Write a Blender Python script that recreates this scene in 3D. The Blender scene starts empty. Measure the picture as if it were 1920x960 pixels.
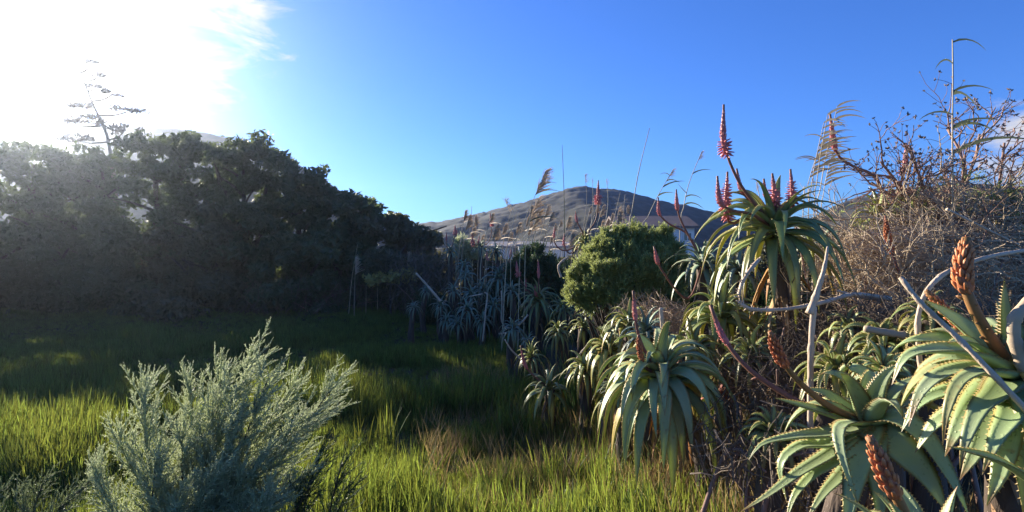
import bpy, math, random
import numpy as np
from mathutils import Vector

# ------------------------------------------------------------------ camera, sky, sun, exposure
SC = bpy.context.scene
COL = SC.collection
R = math.radians
FPX = 1050.0                      # focal length in pixels of the 1920 wide picture
F0 = 1423.0                       # the focal length the layout distances below were first laid out for
DK = FPX / F0                     # layout distance -> metres
PITCH = R(-0.6)
EYE = np.array([0.0, 0.0, 1.6])

cam_d = bpy.data.cameras.new('camera')
cam_d.sensor_width = 36.0
cam_d.lens = 36.0 * FPX / 1920.0
cam_d.clip_start = 0.05
cam_d.clip_end = 5000
cam = bpy.data.objects.new('camera', cam_d)
cam.location = EYE
cam.rotation_euler = (R(90) + PITCH, 0, 0)
COL.objects.link(cam)
SC.camera = cam

SUN_AZ, SUN_EL = R(-44.5), R(17.2)      # azimuth from +Y towards +X
SUNV = Vector((math.sin(SUN_AZ) * math.cos(SUN_EL), math.cos(SUN_AZ) * math.cos(SUN_EL), math.sin(SUN_EL)))

world = bpy.data.worlds.new('World')
SC.world = world
world.use_nodes = True
wn, wl = world.node_tree.nodes, world.node_tree.links
wn.clear()
def wnode(t, **kw):
    n = wn.new(t)
    for k, v in kw.items():
        setattr(n, k, v)
    return n
def wmath(op, a, b=None, c=None, clamp=False):
    n = wnode('ShaderNodeMath', operation=op, use_clamp=clamp)
    for i, v in enumerate((a, b, c)):
        if v is None: continue
        if isinstance(v, (int, float)): n.inputs[i].default_value = v
        else: wl.new(v, n.inputs[i])
    return n.outputs[0]
sky = wnode('ShaderNodeTexSky', sky_type='NISHITA')
sky.sun_disc = False
sky.sun_elevation = SUN_EL
sky.sun_rotation = SUN_AZ
sky.air_density = 1.0
sky.dust_density = 0.1
sky.ozone_density = 3.0
tc = wnode('ShaderNodeTexCoord')
DIR = tc.outputs['Generated']
def wdot(v):
    n = wnode('ShaderNodeVectorMath', operation='DOT_PRODUCT')
    wl.new(DIR, n.inputs[0]); n.inputs[1].default_value = v
    return n.outputs['Value']
def wsmooth(x, a, b):
    n = wnode('ShaderNodeMapRange', interpolation_type='SMOOTHSTEP')
    wl.new(x, n.inputs[0]); n.inputs[1].default_value = a; n.inputs[2].default_value = b
    n.inputs[3].default_value = 0; n.inputs[4].default_value = 1
    return n.outputs[0]
# angle to the sun, and the bright air round it
sd = wmath('MINIMUM', wdot(SUNV), 1.0)
ang = wmath('ARCCOSINE', sd)
# thin wispy cloud: noise on the sky vault, gathered in the banks the photograph shows
mp = wnode('ShaderNodeMapping'); wl.new(DIR, mp.inputs[0])
mp.inputs['Scale'].default_value = (5.0, 5.0, 16.0)
mp.inputs['Rotation'].default_value = (0.0, R(14), 0.0)
nz = wnode('ShaderNodeTexNoise'); wl.new(mp.outputs[0], nz.inputs['Vector'])
nz.inputs['Scale'].default_value = 1.5; nz.inputs['Detail'].default_value = 9; nz.inputs['Roughness'].default_value = 0.62
nz.inputs['Distortion'].default_value = 0.5
def skydir(px, py):
    u, v = (px - 960) / FPX, (480 - py) / FPX
    d = np.array([u, math.cos(PITCH) - v * math.sin(PITCH), math.sin(PITCH) + v * math.cos(PITCH)])
    return tuple(d / np.linalg.norm(d))
def bank(px, py, r_in, r_out):
    return wsmooth(wdot(skydir(px, py)), math.cos(R(r_out)), math.cos(R(r_in)))
m1 = bank(230, -60, 4.0, 20.0)
m2 = bank(1960, 300, 1.5, 7.5)
m3 = wmath('MULTIPLY', bank(1200, -10, 0.3, 3.6), 0.55)
msk = wmath('MAXIMUM', wmath('MAXIMUM', m1, m2), m3)
cl = wmath('ADD', nz.outputs['Fac'], wmath('MULTIPLY', wmath('SUBTRACT', msk, 1.0), 0.52))
cl = wsmooth(cl, 0.33, 0.60)
glow = wmath('ADD', wmath('MULTIPLY', wmath('POWER', 2.718, wmath('MULTIPLY', ang, -1.0 / R(3.6))), 28.0),
             wmath('MULTIPLY', wmath('POWER', 2.718, wmath('MULTIPLY', ang, -1.0 / R(10.0))), 1.2))
gcol = wnode('ShaderNodeVectorMath', operation='SCALE')
gcol.inputs[0].default_value = (1.0, 1.0, 0.98); wl.new(glow, gcol.inputs['Scale'])
blue = wnode('ShaderNodeVectorMath', operation='MULTIPLY')      # the deep winter blue of this sky
wl.new(sky.outputs[0], blue.inputs[0]); blue.inputs[1].default_value = (0.40, 0.72, 1.40)
addg = wnode('ShaderNodeVectorMath', operation='ADD')
wl.new(blue.outputs[0], addg.inputs[0]); wl.new(gcol.outputs[0], addg.inputs[1])
ccol = wnode('ShaderNodeVectorMath', operation='SCALE')
ccol.inputs[0].default_value = (1.0, 0.97, 0.95)
wl.new(wmath('ADD', 5.2, wmath('MULTIPLY', glow, 0.6)), ccol.inputs['Scale'])
mixc = wnode('ShaderNodeMixRGB')
wl.new(cl, mixc.inputs[0]); wl.new(addg.outputs[0], mixc.inputs[1]); wl.new(ccol.outputs[0], mixc.inputs[2])
bg = wnode('ShaderNodeBackground'); bg.inputs[1].default_value = 0.055
out = wnode('ShaderNodeOutputWorld')
wl.new(mixc.outputs[0], bg.inputs[0]); wl.new(bg.outputs[0], out.inputs[0])

sun_d = bpy.data.lights.new('sun', 'SUN')
sun_d.energy = 5.0
sun_d.angle = R(0.5)
sun_d.color = (1.0, 0.91, 0.77)
sun = bpy.data.objects.new('sun', sun_d)
sun.rotation_euler = SUNV.to_track_quat('Z', 'Y').to_euler()
sun.location = (-30, 40, 30)
COL.objects.link(sun)

vs = SC.view_settings
vs.view_transform = 'Standard'; vs.look = 'None'; vs.exposure = 1.56; vs.gamma = 1.0; vs.use_curve_mapping = False
cy = SC.cycles
cy.use_denoising = True
cy.max_bounces = 6; cy.diffuse_bounces = 3; cy.glossy_bounces = 2; cy.transmission_bounces = 4
cy.volume_bounces = 0; cy.transparent_max_bounces = 8
cy.sample_clamp_indirect = 4.0
cy.caustics_reflective = False; cy.caustics_refractive = False

# ------------------------------------------------------------------ helpers
def P(px, py, d):
    """the place at layout distance d (d * DK metres along +Y) that the photograph shows at pixel px, py"""
    u, v = (px - 960) / FPX, (480 - py) / FPX
    v3 = np.array([u, math.cos(PITCH) - v * math.sin(PITCH), math.sin(PITCH) + v * math.cos(PITCH)])
    return EYE + v3 * (d * DK / v3[1])
def sstep(a, b, x):
    t = np.clip((np.asarray(x, float) - a) / (b - a), 0, 1)
    return t * t * (3 - 2 * t)
def ground_z(x, y):
    x = np.asarray(x, float); y = np.asarray(y, float) / DK
    z = 0.04 * np.sin(x * 0.9 + 1.3) * np.sin(y * 0.7) + 0.03 * np.sin(x * 2.3 + y * 1.7)
    near = 1 - sstep(8, 16, y)
    z = z + 0.32 * sstep(0.15, 1.3, x - 0.02 * y) * near
    z = z + 0.12 * np.exp(-((x + 3.0) / 4.0) ** 2 - ((y - 17) / 4.0) ** 2)
    far = sstep(30, 120, y)
    return z * (1 - far) - 1.5 * far
def norm(v):
    v = np.asarray(v, float)
    return v / (np.linalg.norm(v, axis=-1, keepdims=True) + 1e-12)

class MB:
    """collects vertices and faces; build() links them as one mesh object"""
    def __init__(s):
        s.v = []; s.f = []; s.n = 0; s.at = {}
    def add(s, V, F, **attrs):
        V = np.asarray(V, np.float32)
        for f in (F if isinstance(F, list) else [F]):
            s.f.append(np.asarray(f, np.int32) + s.n)
        s.v.append(V)
        for k in set(s.at) | set(attrs):
            s.at.setdefault(k, [])
            a = attrs.get(k, 0.0)
            s.at[k].append((s.n, np.broadcast_to(np.asarray(a, np.float32), (len(V),))))
        s.n += len(V)
    def mesh(s, name, smooth=True):
        me = bpy.data.meshes.new(name)
        V = np.concatenate(s.v)
        me.vertices.add(len(V)); me.vertices.foreach_set('co', V.ravel())
        loops = np.concatenate([f.ravel() for f in s.f])
        sizes = np.concatenate([np.full(len(f), f.shape[1], np.int32) for f in s.f])
        starts = np.concatenate([[0], np.cumsum(sizes)[:-1]]).astype(np.int32)
        me.loops.add(len(loops)); me.loops.foreach_set('vertex_index', loops)
        me.polygons.add(len(sizes)); me.polygons.foreach_set('loop_start', starts)
        me.polygons.foreach_set('loop_total', sizes)
        me.polygons.foreach_set('use_smooth', np.full(len(sizes), smooth))
        for k, parts in s.at.items():
            arr = np.zeros(len(V), np.float32)
            for o, a in parts: arr[o:o + len(a)] = a
            me.attributes.new(k, 'FLOAT', 'POINT').data.foreach_set('value', arr)
        me.update(calc_edges=True)
        return me
    def build(s, name, mat, parent=None, smooth=True):
        me = s.mesh(name, smooth)
        me.materials.append(mat)
        return link(name, me, parent)
def link(name, me, parent=None):
    o = bpy.data.objects.new(name, me); COL.objects.link(o)
    if parent is not None: o.parent = parent
    return o
def tag(o, label=None, cat=None, group=None, kind=None):
    if label: o['label'] = label
    if cat: o['category'] = cat
    if group: o['group'] = group
    if kind: o['kind'] = kind
    return o
def thing(name, loc, label, cat, group=None):
    o = bpy.data.objects.new(name, None); o.empty_display_size = 0.1
    o.location = loc; COL.objects.link(o)
    return tag(o, label, cat, group)
def local(V, root):
    return np.asarray(V, float) - np.array(root.location)

def spline(pts, n):
    """Catmull-Rom through pts, n samples"""
    p = np.asarray(pts, float)
    if len(p) == 2: return p[0] + (p[1] - p[0]) * np.linspace(0, 1, n)[:, None]
    q = np.vstack([2 * p[0] - p[1], p, 2 * p[-1] - p[-2]])
    seg = np.linalg.norm(np.diff(p, axis=0), axis=1)
    cum = np.concatenate([[0], np.cumsum(seg)]); cum /= cum[-1]
    o = []
    for t in np.linspace(0, 1, n):
        i = min(max(int(np.searchsorted(cum, t, 'right')) - 1, 0), len(p) - 2)
        u = (t - cum[i]) / (cum[i + 1] - cum[i] + 1e-9)
        a, b, c, d = q[i], q[i + 1], q[i + 2], q[i + 3]
        o.append(0.5 * (2 * b + (c - a) * u + (2 * a - 5 * b + 4 * c - d) * u * u + (3 * b - a - 3 * c + d) * u ** 3))
    return np.array(o)
def tube(pts, rad, sides=6, cap=True):
    p = np.asarray(pts, float); n = len(p)
    r = np.broadcast_to(np.asarray(rad, float), (n,))
    t = norm(np.gradient(p, axis=0))
    ref = np.array([0, 0, 1.0]) if abs(t[0, 2]) < 0.9 else np.array([1.0, 0, 0])
    a = norm(np.cross(t, ref)); b = np.cross(t, a)
    an = np.linspace(0, 2 * np.pi, sides, endpoint=False)
    V = p[:, None] + r[:, None, None] * (np.cos(an)[None, :, None] * a[:, None] + np.sin(an)[None, :, None] * b[:, None])
    i = np.arange(n - 1)[:, None] * sides; j = np.arange(sides)[None]; k = (j + 1) % sides
    F = np.stack([i + j, i + k, i + sides + k, i + sides + j], -1).reshape(-1, 4)
    V = V.reshape(-1, 3)
    if cap:
        V = np.vstack([V, p[0], p[-1]])
        j = np.arange(sides); k = (j + 1) % sides; m = n * sides
        C0 = np.stack([k, j, np.full(sides, m)], -1)
        C1 = np.stack([j + (n - 1) * sides, k + (n - 1) * sides, np.full(sides, m + 1)], -1)
        return V, [F, np.vstack([C0, C1])]
    return V, [F]
def box(x0, x1, y0, y1, z0, z1):
    V = np.array([[x, y, z] for z in (z0, z1) for y in (y0, y1) for x in (x0, x1)], float)
    F = np.array([[0, 2, 3, 1], [4, 5, 7, 6], [0, 1, 5, 4], [2, 6, 7, 3], [0, 4, 6, 2], [1, 3, 7, 5]])
    return V, F
def frames(d, roll):
    """rotation matrices taking +Z to d (n,3), rolled by roll (n,)"""
    d = norm(d)
    ref = np.where(np.abs(d[:, 2:3]) < 0.95, np.array([[0, 0, 1.0]]), np.array([[1.0, 0, 0]]))
    a = norm(np.cross(ref, d)); b = np.cross(d, a)
    c, s = np.cos(roll)[:, None], np.sin(roll)[:, None]
    return np.stack([a * c + b * s, b * c - a * s, d], -1)
def stamp(V, F, rot, pos, scl):
    """copies of a small template at many places"""
    n, m = len(pos), len(V)
    W = np.einsum('nij,mj->nmi', rot, V) * np.asarray(scl).reshape(-1, 1, 1) + pos[:, None]
    Fs = [(np.asarray(f)[None] + (np.arange(n) * m)[:, None, None]).reshape(-1, np.asarray(f).shape[1]) for f in (F if isinstance(F, list) else [F])]
    return W.reshape(-1, 3), Fs

# ------------------------------------------------------------------ materials
def mat(name, cols, scale=6.0, rough=0.6, trans=0.0, tcol=None, bump=0.0, bscale=40.0, rnd=0.0, spec=0.3,
        rim=None, age=None, wet=False, stretch=None, shade_attr=None):
    """procedural material: noise between colours, optional translucency, per-object variation, rim and age colours"""
    m = bpy.data.materials.new(name); m.use_nodes = True
    N, L = m.node_tree.nodes, m.node_tree.links
    N.clear()
    o = N.new('ShaderNodeOutputMaterial'); b = N.new('ShaderNodeBsdfPrincipled')
    b.inputs['Roughness'].default_value = rough; b.inputs['Specular IOR Level'].default_value = spec
    t = N.new('ShaderNodeTexCoord'); src = t.outputs['Object']
    if stretch:
        mp = N.new('ShaderNodeMapping'); mp.inputs['Scale'].default_value = stretch
        L.new(src, mp.inputs[0]); src = mp.outputs[0]
    nz = N.new('ShaderNodeTexNoise'); nz.inputs['Scale'].default_value = scale; nz.inputs['Detail'].default_value = 5
    L.new(src, nz.inputs['Vector'])
    cr = N.new('ShaderNodeValToRGB')
    e = cr.color_ramp.elements
    e[0].position = 0.3; e[1].position = 0.7
    e[0].color = (*cols[0], 1); e[1].color = (*cols[-1], 1)
    for i, c in enumerate(cols[1:-1]):
        x = e.new(0.3 + 0.4 * (i + 1) / (len(cols) - 1)); x.color = (*c, 1)
    L.new(nz.outputs['Fac'], cr.inputs[0])
    c = cr.outputs[0]
    if age:
        aa = N.new('ShaderNodeAttribute'); aa.attribute_name = 'age'
        ad = N.new('ShaderNodeMath'); ad.operation = 'MULTIPLY_ADD'; L.new(nz.outputs['Fac'], ad.inputs[0]); ad.inputs[1].default_value = 0.5
        L.new(aa.outputs['Fac'], ad.inputs[2])
        mr = N.new('ShaderNodeMapRange'); L.new(ad.outputs[0], mr.inputs[0])
        mr.inputs[1].default_value = 0.72; mr.inputs[2].default_value = 1.15
        mx = N.new('ShaderNodeMixRGB'); L.new(mr.outputs[0], mx.inputs[0]); L.new(c, mx.inputs[1]); mx.inputs[2].default_value = (*age, 1)
        c = mx.outputs[0]
    if age:      # dried tips and scattered brown scars
        ta = N.new('ShaderNodeAttribute'); ta.attribute_name = 'tip'
        sn = N.new('ShaderNodeTexNoise'); sn.inputs['Scale'].default_value = 26; sn.inputs['Detail'].default_value = 3; L.new(t.outputs['Object'], sn.inputs['Vector'])
        am = N.new('ShaderNodeMath'); am.operation = 'MULTIPLY_ADD'; L.new(nz.outputs['Fac'], am.inputs[0]); am.inputs[1].default_value = 0.35; L.new(ta.outputs['Fac'], am.inputs[2])
        a1 = N.new('ShaderNodeMapRange'); L.new(am.outputs[0], a1.inputs[0]); a1.inputs[1].default_value = 1.06; a1.inputs[2].default_value = 1.16
        a2 = N.new('ShaderNodeMapRange'); L.new(sn.outputs['Fac'], a2.inputs[0]); a2.inputs[1].default_value = 0.655; a2.inputs[2].default_value = 0.74; a2.inputs[4].default_value = 0.7
        mm = N.new('ShaderNodeMath'); mm.operation = 'MAXIMUM'; L.new(a1.outputs[0], mm.inputs[0]); L.new(a2.outputs[0], mm.inputs[1])
        mx = N.new('ShaderNodeMixRGB'); L.new(mm.outputs[0], mx.inputs[0]); L.new(c, mx.inputs[1]); mx.inputs[2].default_value = (0.24, 0.13, 0.055, 1)
        c = mx.outputs[0]
    if rim:
        ra = N.new('ShaderNodeAttribute'); ra.attribute_name = 'rim'
        mr = N.new('ShaderNodeMapRange'); L.new(ra.outputs['Fac'], mr.inputs[0]); mr.inputs[1].default_value = 0.55; mr.inputs[2].default_value = 1.0
        mx = N.new('ShaderNodeMixRGB'); L.new(mr.outputs[0], mx.inputs[0]); L.new(c, mx.inputs[1]); mx.inputs[2].default_value = (*rim, 1)
        c = mx.outputs[0]
    if rnd:
        oi = N.new('ShaderNodeObjectInfo')
        mr = N.new('ShaderNodeMapRange'); L.new(oi.outputs['Random'], mr.inputs[0])
        mr.inputs[3].default_value = 1 - rnd; mr.inputs[4].default_value = 1 + rnd
        hs = N.new('ShaderNodeHueSaturation'); L.new(mr.outputs[0], hs.inputs['Value']); L.new(c, hs.inputs['Color'])
        m2 = N.new('ShaderNodeMapRange'); L.new(oi.outputs['Random'], m2.inputs[0])
        m2.inputs[3].default_value = 0.5 - 0.045 * rnd; m2.inputs[4].default_value = 0.5 + 0.03 * rnd
        L.new(m2.outputs[0], hs.inputs['Hue'])
        c = hs.outputs[0]
    if shade_attr:
        sa = N.new('ShaderNodeAttribute'); sa.attribute_name = 'tint'
        mx = N.new('ShaderNodeMixRGB'); L.new(sa.outputs['Fac'], mx.inputs[0]); L.new(c, mx.inputs[1]); mx.inputs[2].default_value = (*shade_attr, 1)
        c = mx.outputs[0]
    L.new(c, b.inputs['Base Color'])
    if bump:
        n2 = N.new('ShaderNodeTexNoise'); n2.inputs['Scale'].default_value = bscale; n2.inputs['Detail'].default_value = 4
        L.new(src, n2.inputs['Vector'])
        bm = N.new('ShaderNodeBump'); bm.inputs['Strength'].default_value = bump; bm.inputs['Distance'].default_value = 0.02
        L.new(n2.outputs['Fac'], bm.inputs['Height']); L.new(bm.outputs[0], b.inputs['Normal'])
    if wet:      # dew drops standing on the leaf: small glossy domes
        vo = N.new('ShaderNodeTexVoronoi'); vo.inputs['Scale'].default_value = 85; vo.inputs['Randomness'].default_value = 1.0
        L.new(t.outputs['Object'], vo.inputs['Vector'])
        dr = N.new('ShaderNodeMapRange'); dr.interpolation_type = 'SMOOTHSTEP'; L.new(vo.outputs['Distance'], dr.inputs[0])
        dr.inputs[1].default_value = 0.26; dr.inputs[2].default_value = 0.12; dr.inputs[3].default_value = 0; dr.inputs[4].default_value = 1
        n3 = N.new('ShaderNodeTexNoise'); n3.inputs['Scale'].default_value = 9; L.new(t.outputs['Object'], n3.inputs['Vector'])
        th = N.new('ShaderNodeMapRange'); L.new(n3.outputs['Fac'], th.inputs[0]); th.inputs[1].default_value = 0.47; th.inputs[2].default_value = 0.6
        mu = N.new('ShaderNodeMath'); mu.operation = 'MULTIPLY'; L.new(dr.outputs[0], mu.inputs[0]); L.new(th.outputs[0], mu.inputs[1])
        bm = N.new('ShaderNodeBump'); bm.inputs['Strength'].default_value = 0.7; bm.inputs['Distance'].default_value = 0.004
        L.new(mu.outputs[0], bm.inputs['Height']); L.new(bm.outputs[0], b.inputs['Normal'])
        rr = N.new('ShaderNodeMapRange'); L.new(mu.outputs[0], rr.inputs[0]); rr.inputs[3].default_value = rough; rr.inputs[4].default_value = 0.08
        L.new(rr.outputs[0], b.inputs['Roughness'])
    if trans:
        tr = N.new('ShaderNodeBsdfTranslucent')
        if tcol:
            tr.inputs[0].default_value = (*tcol, 1)
            if rnd:
                h2 = N.new('ShaderNodeHueSaturation'); h2.inputs['Color'].default_value = (*tcol, 1)
                L.new(mr.outputs[0], h2.inputs['Value']); L.new(m2.outputs[0], h2.inputs['Hue']); L.new(h2.outputs[0], tr.inputs[0])
        else: L.new(c, tr.inputs[0])
        ms = N.new('ShaderNodeMixShader'); ms.inputs[0].default_value = trans
        L.new(b.outputs[0], ms.inputs[1]); L.new(tr.outputs[0], ms.inputs[2]); L.new(ms.outputs[0], o.inputs[0])
    else: L.new(b.outputs[0], o.inputs[0])
    return m

M = {}
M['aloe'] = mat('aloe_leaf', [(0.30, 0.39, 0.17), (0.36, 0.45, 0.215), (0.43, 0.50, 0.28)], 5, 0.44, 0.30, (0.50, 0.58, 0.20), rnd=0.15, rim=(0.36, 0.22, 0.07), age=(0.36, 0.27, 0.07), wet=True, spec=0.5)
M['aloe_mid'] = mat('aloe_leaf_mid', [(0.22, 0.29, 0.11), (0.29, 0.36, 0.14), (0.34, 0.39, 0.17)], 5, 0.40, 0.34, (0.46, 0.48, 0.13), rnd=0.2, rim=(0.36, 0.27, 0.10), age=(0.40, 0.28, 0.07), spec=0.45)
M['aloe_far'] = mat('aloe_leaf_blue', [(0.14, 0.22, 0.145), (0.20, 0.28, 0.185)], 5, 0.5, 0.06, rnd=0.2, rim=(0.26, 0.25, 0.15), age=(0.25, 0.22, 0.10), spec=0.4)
M['aloe_red'] = mat('aloe_leaf_red', [(0.32, 0.07, 0.05), (0.40, 0.13, 0.08)], 8, 0.5, 0.1, rnd=0.15, rim=(0.45, 0.2, 0.1))
M['dead'] = mat('dead_leaf', [(0.16, 0.09, 0.045), (0.30, 0.185, 0.09), (0.24, 0.16, 0.10)], 9, 0.8, rnd=0.3, bump=0.4)
M['dead_orange'] = mat('withered_leaf', [(0.36, 0.19, 0.05), (0.30, 0.14, 0.05)], 9, 0.7, 0.15, rnd=0.25)
M['trunk'] = mat('aloe_trunk', [(0.06, 0.042, 0.03), (0.13, 0.095, 0.07)], 12, 0.9, bump=0.9, bscale=30, stretch=(1, 1, 0.25))
M['stalk'] = mat('flower_stalk', [(0.17, 0.075, 0.05), (0.24, 0.10, 0.06)], 14, 0.6)
M['stalk_orange'] = mat('flower_stalk_orange', [(0.20, 0.12, 0.04), (0.32, 0.14, 0.05)], 14, 0.6)
M['flower'] = mat('aloe_flower_red', [(0.62, 0.15, 0.14), (0.72, 0.25, 0.23)], 20, 0.45, 0.12, rnd=0.12, shade_attr=(0.42, 0.16, 0.13))
M['flower_orange'] = mat('aloe_flower_orange', [(0.50, 0.17, 0.06), (0.62, 0.25, 0.10)], 40, 0.5, 0.08, rnd=0.1, shade_attr=(0.30, 0.07, 0.04))
M['bark'] = mat('tree_bark', [(0.05, 0.04, 0.03), (0.11, 0.085, 0.065)], 9, 0.9, bump=0.6, bscale=25)
M['tree_leaf'] = mat('tree_leaf', [(0.05, 0.075, 0.035), (0.095, 0.12, 0.055)], 1.2, 0.5, 0.34, (0.15, 0.19, 0.07))
M['tree_leaf_b'] = mat('tree_leaf_olive', [(0.065, 0.075, 0.038), (0.12, 0.115, 0.06)], 1.2, 0.55, 0.32, (0.17, 0.16, 0.06))
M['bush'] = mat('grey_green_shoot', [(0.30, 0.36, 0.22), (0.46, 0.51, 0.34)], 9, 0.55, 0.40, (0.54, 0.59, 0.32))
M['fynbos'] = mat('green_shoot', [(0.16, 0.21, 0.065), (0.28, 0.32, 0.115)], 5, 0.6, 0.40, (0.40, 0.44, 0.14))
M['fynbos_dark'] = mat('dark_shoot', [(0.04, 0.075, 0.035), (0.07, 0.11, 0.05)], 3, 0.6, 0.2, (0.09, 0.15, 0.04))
M['twig'] = mat('dry_twig', [(0.30, 0.22, 0.145), (0.52, 0.41, 0.28)], 3, 0.85)
M['twig_red'] = mat('red_brown_branch', [(0.22, 0.13, 0.095), (0.32, 0.20, 0.15)], 5, 0.8)
M['seed'] = mat('dry_seed_head', [(0.15, 0.11, 0.09), (0.24, 0.18, 0.15)], 9, 0.9)
M['straw'] = mat('dry_stalk', [(0.40, 0.29, 0.19), (0.62, 0.49, 0.36)], 14, 0.7, bump=0.5, stretch=(1, 1, 0.3))
M['reed'] = mat('reed_stem', [(0.38, 0.30, 0.18), (0.52, 0.43, 0.28)], 5, 0.6, rnd=0.2)
M['reed_leaf'] = mat('reed_leaf', [(0.09, 0.11, 0.06), (0.15, 0.16, 0.09)], 4, 0.55, 0.2, (0.18, 0.2, 0.09))
M['straw_leaf'] = mat('straw_leaf', [(0.22, 0.18, 0.11), (0.34, 0.28, 0.18)], 4, 0.7, 0.25)
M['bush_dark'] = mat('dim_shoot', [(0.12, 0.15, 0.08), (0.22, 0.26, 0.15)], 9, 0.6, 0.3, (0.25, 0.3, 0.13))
M['twig_shade'] = mat('shaded_twig', [(0.09, 0.068, 0.048), (0.20, 0.15, 0.105)], 3, 0.9)  # dry twig colour darkened to stand for the deep shade around it
M['plume'] = mat('reed_plume', [(0.52, 0.43, 0.32), (0.66, 0.56, 0.44)], 5, 0.8, 0.5, (0.70, 0.60, 0.47))
M['grass'] = mat('grass_blade', [(0.065, 0.11, 0.028), (0.10, 0.15, 0.035)], 0.5, 0.5, 0.38, (0.27, 0.32, 0.045), rnd=0.5)
M['grass_dry'] = mat('dry_grass_blade', [(0.26, 0.18, 0.075), (0.36, 0.27, 0.13)], 1.0, 0.7, 0.35, (0.42, 0.30, 0.12), rnd=0.35)
M['strap'] = mat('strap_leaf', [(0.08, 0.16, 0.045), (0.12, 0.21, 0.065)], 4, 0.4, 0.25, (0.18, 0.32, 0.06), rnd=0.2, spec=0.5)
M['soil'] = mat('soil', [(0.03, 0.03, 0.014), (0.055, 0.045, 0.024), (0.035, 0.045, 0.016)], 1.3, 0.95, bump=0.8, bscale=9)
M['hill'] = mat('hill_scrub', [(0.022, 0.027, 0.018), (0.044, 0.044, 0.03), (0.085, 0.072, 0.055)], 0.45, 0.95, bump=1.0, bscale=1.6)
M['hill_rock'] = mat('hill_rock', [(0.15, 0.13, 0.11), (0.22, 0.19, 0.17)], 0.3, 0.9, bump=0.6, bscale=1.0)
M['agave'] = mat('agave_stalk', [(0.22, 0.18, 0.13), (0.32, 0.27, 0.2)], 3, 0.8)
M['plaster'] = mat('white_plaster', [(0.66, 0.64, 0.60), (0.74, 0.72, 0.69)], 1.5, 0.8)
M['roof'] = mat('grey_roof', [(0.17, 0.16, 0.16), (0.24, 0.22, 0.22)], 1.5, 0.7)
M['roof_brown'] = mat('brown_roof', [(0.12, 0.085, 0.07), (0.17, 0.12, 0.10)], 1.5, 0.8)
M['glass'] = mat('window_glass', [(0.03, 0.04, 0.05), (0.05, 0.06, 0.07)], 1.0, 0.08, spec=0.6)
M['yellow'] = mat('yellow_leaf', [(0.30, 0.25, 0.06), (0.38, 0.31, 0.10)], 4, 0.6, 0.3)

# ------------------------------------------------------------------ ground and hills
rng = np.random.default_rng(11)
def make_ground():
    ys = np.concatenate([np.linspace(-8, 30, 96), np.geomspace(31, 900, 40)])
    xs = np.concatenate([-np.geomspace(900, 16, 26), np.linspace(-15, 15, 76), np.geomspace(16, 900, 26)])
    X, Y = np.meshgrid(xs, ys)
    V = np.stack([X, Y, ground_z(X, Y)], -1).reshape(-1, 3)
    nx, ny = len(xs), len(ys)
    i = (np.arange(ny - 1)[:, None] * nx + np.arange(nx - 1)[None]).ravel()
    F = np.stack([i, i + 1, i + 1 + nx, i + nx], -1)
    b = MB(); b.add(V, F)
    o = b.build('ground', M['soil']); tag(o, 'dark earth under the grass and the aloe bank', None, None, 'structure')
make_ground()

def vnoise(x, y, seed):
    """smooth value noise, numpy"""
    r = np.random.default_rng(seed); T = r.random((64, 64))
    xi, yi = np.floor(x).astype(int), np.floor(y).astype(int)
    fx, fy = x - xi, y - yi
    fx = fx * fx * (3 - 2 * fx); fy = fy * fy * (3 - 2 * fy)
    g = lambda a, b: T[a % 64, b % 64]
    return (g(xi, yi) * (1 - fx) + g(xi + 1, yi) * fx) * (1 - fy) + (g(xi, yi + 1) * (1 - fx) + g(xi + 1, yi + 1) * fx) * fy
def fbm(x, y, seed, o=5):
    s = 0; a = 0.5
    for k in range(o):
        s = s + a * (vnoise(x * 2 ** k, y * 2 ** k, seed + k) - 0.5); a *= 0.5
    return s
def hill(name, label, prof, dist, depth, seed, rough=3.0):
    """a ridge at distance dist whose crest, seen from the camera, follows prof (pixels); slopes both ways"""
    px = np.linspace(prof[0][0], prof[-1][0], 260)
    py = np.interp(px, [p[0] for p in prof], [p[1] for p in prof])
    ker = np.ones(7) / 7
    py = np.convolve(np.pad(py, 3, 'edge'), ker, 'valid')
    t = np.concatenate([np.linspace(0, 1, 70), np.linspace(1.03, 1.7, 18)])
    T, PX = np.meshgrid(t, px, indexing='ij')
    PY = np.broadcast_to(py, PX.shape)
    Y = dist - depth + T * depth
    X = (PX - 960) / F0 * dist * (0.55 + 0.45 * Y / dist)
    crest = 1.6 + (465 - PY) / F0 * dist
    shape = np.where(T <= 1, sstep(0, 1, T) * 0.35 + 0.65 * T ** 1.25, 1 - 0.9 * sstep(1, 1.7, T))
    edge = np.minimum(sstep(0, 0.05, (PX - px[0]) / (px[-1] - px[0])), sstep(0, 0.05, (px[-1] - PX) / (px[-1] - px[0])))
    Z = -3 + (crest + 3) * shape * edge
    gul = fbm(X / 19, Y / 34, seed) * rough * 4 * np.sin(np.clip(T, 0, 1) * np.pi) ** 0.8
    fine = fbm(X / 2.2, Y / 2.2, seed + 9, 4) * rough * 0.6 * sstep(0, 0.15, T)
    Z = Z + gul + fine
    V = np.stack([X, Y * DK, Z], -1).reshape(-1, 3)
    nx, ny = len(px), len(t)
    i = (np.arange(ny - 1)[:, None] * nx + np.arange(nx - 1)[None]).ravel()
    b = MB(); b.add(V, np.stack([i, i + 1, i + 1 + nx, i + nx], -1))
    o = b.build(name, M['hill']); tag(o, label, None, None, 'structure')
    return o
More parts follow.
